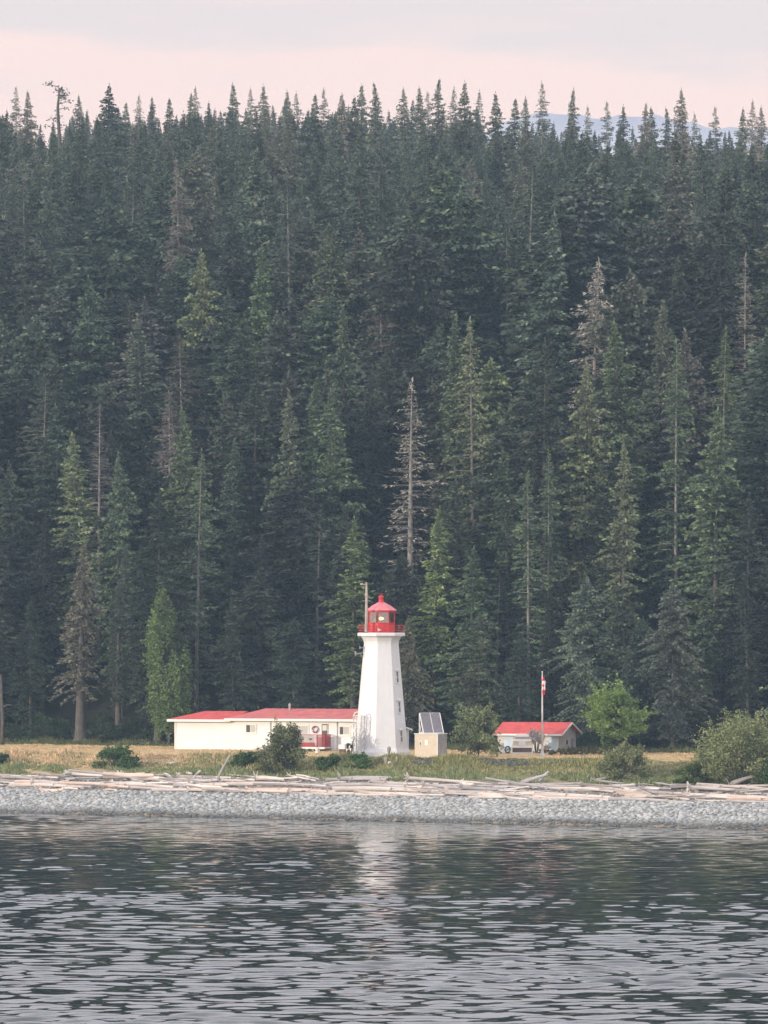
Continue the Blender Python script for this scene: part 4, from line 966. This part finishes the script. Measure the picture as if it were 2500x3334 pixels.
MB().tube([(hx(900), 2.9, hRw+.5), (hx(900), 2.9, hzf(2299, 8)+.1)], .10, 8).tube([(hx(900), 2.9, hzf(2299, 8)+.02), (hx(900), 2.9, hzf(2293, 8)+.1)], [.15, .03], 8).build('chimney', M['canvas'], hs_)
def win(px0, px1, py0, py1, split=.45):
    a, b_ = hx(px0), hx(px1); s = (a+b_)/2; z0, z1 = hzf(py1, s), hzf(py0, s)
    w = MB().box(a, b_, -.045, -.005, z0, z1).build('window', M['trim'], hs_)
    c = a+(b_-a)*split
    MB().box(a+.05, c-.02, -.052, -.046, z0+.06, z1-.06).build('pane', M['glass'], w)
    MB().box(c+.02, b_-.05, -.052, -.046, z0+.06, z1-.06).build('pane', M['netting'], w)
    MB().box(a-.06, a-.001, -.06, -.001, z0-.05, z1+.05).box(b_+.001, b_+.06, -.06, -.001, z0-.05, z1+.05).box(a, b_, -.06, -.001, z1+.001, z1+.05).box(a-.08, b_+.08, -.09, -.001, z0-.055, z0-.001).build('window_frame', M['trim'], w)
win(801, 834, 2358, 2386); win(945, 1004, 2361, 2392, .2); win(1105, 1140, 2364, 2393, .4)
# door behind the deck
a, b_ = hx(1048), hx(1067); MB().box(a, b_, -.05, -.005, hzf(2432, 14), hzf(2357, 14)).build('door', M['brown'], hs_)
dd = [o for o in COL.objects if o.name.startswith('door')][-1]
MB().box(a+.07, b_-.07, -.058, -.051, hzf(2378, 14), hzf(2360, 14)).build('pane', M['curtain'], dd)
MB().box(b_+.01, b_+.06, -.06, -.004, hzf(2432, 14), hzf(2355, 14)).build('door_frame', M['trim'], dd)
for px in (881, 1098): MB().tube([(hx(px), -.06, -.3), (hx(px), -.06, hRw-.05)], .045, 6).build('downspout', M['dim_white'], hs_)
MB().box(-.02, .10, .19, .25-.002, -.4, hLw-.02).build('corner_board', M['trim'], hs_)
# life ring on the wall
cx0 = hx(1027); cz0 = hzf(2374, 12)
lr = empty('life_ring', (0, 0, 0)); bpy.data.objects.remove(lr)
lr = empty('life_ring', hs_.matrix_basis @ Vector((cx0, -.16, cz0)), R(hang), 'red and white life ring hanging on the house wall above the deck', 'life ring')
lr.matrix_basis = Matrix.Translation((0, 0, 0)) @ (frame_m(HXL, HYL, hb, hang) @ Matrix.Translation((cx0, -.14, cz0)))
for k in range(8):
    b = MB(); pts = [(.25*math.cos(R(45*k+q)), 0, .25*math.sin(R(45*k+q))) for q in (0, 11, 22.5, 34, 45)]
    b.tube(pts, .06, 8, False); b.build('segment', M['dark_red'] if k % 4 else M['dim_white'], lr, True)
# deck
dk0, dk1 = hx(965), hx(1079); dy = -1.5; zd = hzf(2430, 12); zrail = hzf(2388, 12)-.03
MB().box(dk0, dk1, dy, -.01, zd-.12, zd).build('deck_floor', M['dim_white'], hs_)
MB().box(dk0, dk1, dy-.03, dy-.002, zd-.16, zd+.0).build('deck_beam', M['trim'], hs_)
MB().box(dk0, dk1, dy-.03, dy+.04, zrail-.05, zrail).build('deck_rail', M['dark_red'], hs_)
for q in np.linspace(0, 1, 6):
    xx = dk0+(dk1-dk0-.08)*q; MB().box(xx, xx+.08, dy+.0, dy+.08, zd, zrail-.052).build('deck_post', M['dark_red'], hs_)
zr_ = zd+(zrail-zd)*.36
MB().box(dk0+.09, hx(1048), dy-.02, dy-.001, zd+.02, zr_).build('deck_board', M['dark_red'], hs_)
cv = MB().box(hx(1000), hx(1047), dy-.045, dy-.022, zr_+.01, zrail-.055).build('deck_canvas', M['canvas'], hs_)
b = MB(); ccx, ccz = hx(1034), (zr_+zrail)/2-.03; pts = []
n_ = 9
up_ = [(ccx-.19+.38*i/n_, .05-.02*math.sin(math.pi*i/n_)) for i in range(n_+1)]; lw_ = [(ccx-.19+.38*i/n_, .05-.17*math.sin(math.pi*i/n_)) for i in range(n_+1)]
vs = [(x_, dy-.051, ccz+z__) for x_, z__ in up_]+[(x_, dy-.051, ccz+z__) for x_, z__ in lw_]
b.add(vs, [(i+1, i, n_+1+i, n_+2+i) for i in range(n_)]); b.build('canvas_emblem', M['dark'], cv)
# slatted right portion of the deck
for q in range(9):
    xx = hx(1050)+(dk1-hx(1050)-.12)*q/8; MB().box(xx, xx+.05, dy-.018, dy-.001, zd, zrail-.052).build('baluster', M['dark_red'], hs_)
for q in range(4):
    xx = dk0+(dk1-dk0)*(.30+q*.17); MB().box(xx, xx+.09, dy+.1, dy+.2, -.75, zd-.121).build('deck_support', M['dim_white'], hs_)
# side rail of the deck
MB().box(dk1-.05, dk1, dy+.09, -.02, zrail-.05, zrail).build('deck_rail', M['dark_red'], hs_)
for q in range(8): MB().box(dk1-.04, dk1, dy+.15+q*.17, dy+.2+q*.17, zd, zrail-.051).build('baluster', M['dark_red'], hs_)
# flower pot and box on the lawn by the house
def lawn_at(px, D): x = X(px, D); return x, D, float(gz(x, D))
x, y, g = lawn_at(1032, 412)
r = empty('planter', (x, y, g), 0, 'white urn-shaped planter on the lawn in front of the deck', 'planter')
MB().ring([(.14, -.02), (.16, .05), (.10, .12), (.12, .2), (.21, .36), (.22, .46), (.17, .47)], 10, 0).build('bowl', M['white'], r, True)
MB().ring([(.16, .44), (.02, .50)], 8, 0).build('soil', M['brown'], r)
x, y, g = lawn_at(1115, 409)
r = empty('barbecue', (x, y, g), R(hang), 'white-topped small cart beside the house wall next to the tower', 'cart')
MB().box(-.28, .28, -.2, .2, .42, .78).build('lid', M['white'], r)
MB().box(-.24, .24, -.18, .18, .15, .41).build('body', M['brown'], r)
for sx in (-1, 1):
    for sy in (-1, 1): MB().box(sx*.24-.02, sx*.24+.02, sy*.16-.02, sy*.16+.02, 0, .149).build('leg', M['dark'], r)

# ------------------------------------------------------------------ solar hut
sD = 395.2; sxp, sg = X(1425, sD), float(gz(X(1425, sD), sD))
sh = empty('solar_hut', (sxp, sD, sg), R(-22), 'beige hut with two tilted solar panels on top, right of the lighthouse', 'hut')
sw, sdp = 2.0, 1.95; hh = Z(2388, sD)-sg
MB().box(-sw, 0, 0, sdp, -.4, hh-.06).build('wall', M['beige'], sh)
MB().box(-.0+.003, .03, .0, sdp, -.4, hh-.062).build('shaded_side', M['grey_paint'], sh)  # grey slab paints the shaded side; the hut itself is beige
for q in (.15, .9, 1.5): MB().box(.031, .05, q, q+.22, -.1, 1.2-.3*q).build('side_batten', M['canvas'], sh)
MB().box(-sw-.05, .08, -.05, sdp+.05, hh-.055, hh).build('roof_slab', M['trim'], sh)
w = MB().box(-1.58, -1.38, -.03, -.002, hh-1.02, hh-.60).build('vent', M['curtain'], sh); MB().box(-1.54, -1.47, -.036, -.031, hh-.94, hh-.68).build('slot', M['dark'], w)
MB().box(-1.12, -.82, -.03, -.002, hh-.95, hh-.52).build('hatch', M['trim'], sh)
MB().box(-.06, .0, -.03, -.003, -.3, hh-.07).build('corner_board', M['trim'], sh)
# panels facing the water, leaning back to a ridge
hutm = frame_m(sxp, sD, sg, -22); rack = hutm.inverted() @ frame_m(X(1379, 396.0), 396.0, sg+hh, 18)
ph_ = Z(2321, 396.9)-sg-hh; RW = 1.72; RDp = 1.0
def quadbox(a, b_, c, d, t=.05):
    n_ = (Vector(b_)-Vector(a)).cross(Vector(d)-Vector(a)).normalized()*t
    return [tuple(a), tuple(b_), tuple(c), tuple(d)]+[tuple(Vector(q)-n_) for q in (a, b_, c, d)], [(0, 1, 2, 3), (7, 6, 5, 4), (0, 4, 5, 1), (1, 5, 6, 2), (2, 6, 7, 3), (3, 7, 4, 0)]
def rmb(): b = MB(); b.m = rack; return b
for xa, xb in ((.05, RW/2-.035), (RW/2+.035, RW-.03)):
    rmb().add(*quadbox((xa, .03, .06), (xb, .03, .06), (xb, RDp, ph_), (xa, RDp, ph_))).build('solar_panel', M['solar'], sh)
fr = rmb()
for xa, xb in ((0, .045), (RW/2-.032, RW/2+.032), (RW-.028, RW)): fr.add(*quadbox((xa, .015, .06), (xb, .015, .06), (xb, RDp-.01, ph_+.02), (xa, RDp-.01, ph_+.02), .08))
fr.tube([(0, .02, .04), (RW, .02, .04)], .03, 5).tube([(0, RDp, ph_), (RW, RDp, ph_)], .022, 5)
fr.build('panel_frame', M['dim_white'], sh)
tr = rmb()
for xx in (-.02, RW-.02):
    tr.tube([(xx, .02, .02), (xx, RDp, ph_-.02)], .04, 5).tube([(xx, RDp, 0), (xx, RDp, ph_-.05)], .045, 5).tube([(xx, .02, .04), (xx, RDp, .04)], .04, 5).tube([(xx, RDp*.5, .03), (xx, RDp, ph_*.5)], .03, 5)
tr.build('truss', M['trim'], sh)

# ------------------------------------------------------------------ red-roofed shed
gD = 413.0; gx = X(1819, gD); gb = Z(2449, gD)
sd_ = empty('shed', (gx, gD, gb), R(-19), 'white shed with a bright red gable roof behind the flagpole', 'shed')
GW, GDp = 5.4, 4.9; ge = Z(2386, gD)-gb; gr = Z(2352, gD+2.3)-gb
MB().box(-GW, 0, 0, GDp, -.4, ge-.02).build('wall', M['dim_white'], sd_)
MB().add([(-.02, 0.0, ge-.02), (-.02, GDp, ge-.02), (-.02, GDp/2, gr-.13), (0, 0.0, ge-.02), (0, GDp, ge-.02), (0, GDp/2, gr-.13)],
         [(2, 1, 0), (3, 4, 5), (0, 3, 5, 2), (1, 2, 5, 4), (0, 1, 4, 3)]).build('gable', M['dim_white'], sd_)
ov = .45; zo = (gr-ge)/(GDp/2)*ov
for sgn in (0, 1):
    y0_, y1_ = (-ov, GDp/2) if sgn == 0 else (GDp+ov, GDp/2)
    MB().add(*quadbox((-GW-.3, y0_, ge-zo+.08), (.42, y0_, ge-zo+.08), (.42, y1_, gr+.02), (-GW-.3, y1_, gr+.02), .09 if sgn == 0 else -.09)).build('roof', M['roof_a'], sd_)
    MB().add(*quadbox((.425, y0_, ge-zo+.08), (.48, y0_, ge-zo+.08), (.48, y1_, gr+.03), (.425, y1_, gr+.03), .16 if sgn == 0 else -.16)).build('barge_board', M['trim'], sd_)
MB().box(-GW-.3, .42, -ov-.04, -ov-.002, ge-zo-.08, ge-zo+.075).build('fascia', M['trim'], sd_)
def gxl(px): c, s_ = math.cos(R(-19)), math.sin(R(-19)); t = (px-CX)/F; return (t*gD-gx)/(c-t*s_)
gz_ = lambda py: Z(py, gD)-gb
MB().box(gxl(1640), gxl(1672), -.05, -.003, -.05, gz_(2396)).build('door', M['pale_blue'], sd_)
MB().box(gxl(1784), gxl(1812), -.05, -.003, -.02, gz_(2397)).build('door', M['pale_blue'], sd_)
MB().box(gxl(1812)+.01, gxl(1812)+.07, -.055, -.003, -.02, gz_(2394)).box(gxl(1784)-.07, gxl(1784)-.01, -.055, -.003, -.02, gz_(2394)).box(gxl(1784), gxl(1812), -.055, -.003, gz_(2397)+.01, gz_(2394)).build('door_frame', M['trim'], sd_)
w = MB().box(.003, .03, 1.9, 2.5, .62, .98).build('window', M['glass'], sd_); MB().box(.003, .05, 1.82, 1.899, .55, 1.05).box(.003, .05, 2.501, 2.58, .55, 1.05).build('window_frame', M['trim'], sd_)
MB().box(.004, .03, 3.4, 4.3, .1, 1.1).build('wall_patch', M['canvas'], sd_)

# white stepped stand in front of the shed
tD = 409.5; tx = X(1700, tD); tg = float(gz(tx, tD))
st = empty('display_stand', (tx, tD, tg), R(-5), 'cream and white stepped stand tapering upward in front of the shed', 'stand')
k_ = tD/F; zs = lambda py: Z(py, tD)-tg
def trap(y0, y1, w0, w1, d0, d1, name, mat):
    z0, z1 = zs(y0), zs(y1); return MB().add([(-w0, -d0, z0), (w0, -d0, z0), (w0, d0, z0), (-w0, d0, z0), (-w1, -d1, z1), (w1, -d1, z1), (w1, d1, z1), (-w1, d1, z1)], [(3,2,1,0),(4,5,6,7),(0,1,5,4),(1,2,6,5),(2,3,7,6),(3,0,4,7)]).build(name, mat, st)
trap(2462, 2449, .92, .90, .34, .34, 'base', M['white'])
trap(2449, 2434, .84, .82, .24, .24, 'recess', M['brown'])
trap(2434, 2427, .88, .86, .34, .33, 'shelf', M['trim'])
trap(2427, 2413, .84, .74, .26, .24, 'middle_tier', M['beige'])
trap(2413, 2406, .78, .72, .30, .26, 'shelf', M['trim'])
trap(2406, 2398, .60, .56, .22, .20, 'upper_tier', M['canvas'])
trap(2398, 2390, .58, .50, .24, .18, 'cap', M['trim'])
for sx in (-1, 1): MB().box(sx*.86-.05, sx*.86+.05, -.33, -.25, zs(2450), zs(2433)).build('side_post', M['trim'], st)
MB().box(-.30, .30, -.30, -.262, zs(2426), zs(2412)).build('plaque', M['white'], st)
# wheel-shaped ring and small white cabinet left of the stand
wx = X(1652, 410.2); wg = float(gz(wx, 410.2))
tw = empty('tyre', (wx, 410.2, wg), 0, 'dark grey-blue tyre standing upright left of the stepped stand', 'tyre')
MB().tube([(.21*math.cos(R(a)), 0, .31+.25*math.sin(R(a))) for a in range(0, 361, 20)], .075, 8, False).build('tread', M['rubber'], tw, True)
MB().tube([(0, -.02, .31), (0, .02, .31)], .13, 12).build('hub', M['grey_paint'], tw)
cxp = X(1627, 408.5); cg = float(gz(cxp, 408.5))
cb_ = empty('cabinet', (cxp, 408.5, cg), R(-10), 'small white upright cabinet with a sloped top left of the tyre', 'cabinet')
hc = Z(2416, 408.5)-cg
MB().add([(-.33, -.2, 0), (.30, -.2, 0), (.30, .25, 0), (-.33, .25, 0), (-.28, -.2, hc*.72), (.30, -.2, hc), (.30, .25, hc), (-.28, .25, hc*.72)], [(3,2,1,0),(4,5,6,7),(0,1,5,4),(1,2,6,5),(2,3,7,6),(3,0,4,7)]).build('body', M['trim'], cb_)
MB().add([(-.20, -.215, hc*.18), (-.0, -.215, hc*.18), (-.05, -.215, hc*.45), (-.20, -.215, hc*.5), (-.20, -.203, hc*.18), (-.0, -.203, hc*.18), (-.05, -.203, hc*.45), (-.20, -.203, hc*.5)], [(0,1,2,3),(7,6,5,4),(0,4,5,1),(1,5,6,2),(2,6,7,3),(3,7,4,0)]).build('opening', M['dark'], cb_)

# ------------------------------------------------------------------ flagpole and flag
fD = 402.5; fx = X(1765, fD); fg = float(gz(fx, fD))
fp = empty('flagpole', (fx, fD, fg), 0, 'tall white flagpole on the lawn in front of the shed', 'flagpole')
ftop = Z(2185, fD)-fg
MB().tube([(0, 0, .3), (0, 0, ftop*.5), (0, 0, ftop-.12)], [.085, .07, .04], 8).build('pole', M['dim_white'], fp, True)
MB().ring([(.01, ftop-.14), (.06, ftop-.08), (.05, ftop-.02), (.01, ftop)], 8, 0).build('finial', M['trim'], fp, True)
MB().ring([(.34, -.1), (.34, .08), (.20, .10), (.15, .32), (.12, .34), (.12, .8)], 8, 22).build('base', M['dim_white'], fp)
fl = empty('flag', (fx, fD, 0), 0, 'limp red and white maple leaf flag hanging near the top of the flagpole', 'flag')
def drape(z0, z1, w0, w1, name, mat, seed, off=0):
    n, k = 8, 9; vs = []
    for i in range(n+1):
        q = i/n; z = z0+(z1-z0)*q; w = w0+(w1-w0)*q
        for j in range(k):
            u = j/(k-1); vs.append((.05+off+w*(u-.25)+.02*math.sin(seed+q*4), -.09+.07*math.sin(u*9+seed+q*2), z))
    fs = [(i*k+j, i*k+j+1, (i+1)*k+j+1, (i+1)*k+j) for i in range(n) for j in range(k-1)]
    o = MB().add(vs, fs).build(name, mat, fl, True); s = o.modifiers.new('thickness', 'SOLIDIFY'); s.thickness = .012; return o
drape(Z(2204, fD), Z(2216, fD), .12, .22, 'hoist_stripe', M['flag_red'], 1)
wp = drape(Z(2216, fD), Z(2246, fD), .22, .25, 'white_field', M['flag_white'], 2, .02)
drape(Z(2246, fD), Z(2263, fD), .25, .12, 'fly_stripe', M['flag_red'], 3, .02)
leaf = [(0,1),(.2,.62),(.42,.72),(.36,.28),(.62,.5),(.72,.36),(1,.4),(.88,.12),(.98,0),(.5,-.36),(.56,-.56),(.06,-.48),(.06,-.95)]
leaf = leaf+[(-a, b_) for a, b_ in reversed(leaf[1:])]
lm = MB(); c_ = (0.06, -.185, Z(2232, fD)); vs = [c_]+[(c_[0]+a*.09, c_[1]-.004, c_[2]+b_*.20) for a, b_ in leaf]
lm.add(vs, [(0, i+1, (i+1) % len(leaf)+1) for i in range(len(leaf))]); lm.build('leaf_emblem', M['flag_red'], wp)

# pale boulders on the bank left of the bushes
for px, py, s, lab in ((565, 2487, .55, 'pale pinkish boulder on the dry bank below the left end of the house'), (660, 2492, .9, 'flat pale slab lying on the bank path below the house')):
    x, D, g = at(px, py); V = IV*np.array([s, s*.7, s*.32 if s < .8 else .08])*(1+rng.normal(size=(12, 1))*.1)
    o = link('boulder', npmesh('boulder', V, IF, M['canvas'])); o.location = (x, D, g+.05); tag(o, lab, 'boulder')
x, D, g = at(955/1, 2495)
MBp = None

# things whose look and place read alike are told apart by their order from left to right
same = {}
for o in list(COL.objects):
    if o.parent is None and 'label' in o.keys() and o['label'] in same: same[o['label']].append(o)
    elif o.parent is None and 'label' in o.keys(): same[o['label']] = [o]
for lab, os_ in same.items():
    if len(os_) < 2: continue
    os_.sort(key=lambda o: o.location.x/o.location.y); n = len(os_)
    nw = {2: 'two', 3: 'three', 4: 'four', 5: 'five', 6: 'six', 7: 'seven', 8: 'eight', 9: 'nine', 10: 'ten'}.get(n, 'many')
    for i, o in enumerate(os_):
        w = 'leftmost' if i == 0 else 'rightmost' if i == n-1 else ('middle' if n == 3 else ORD[i]+' from left')
        o['label'] = ' '.join((w+' of '+nw+': '+lab).split()[:16])
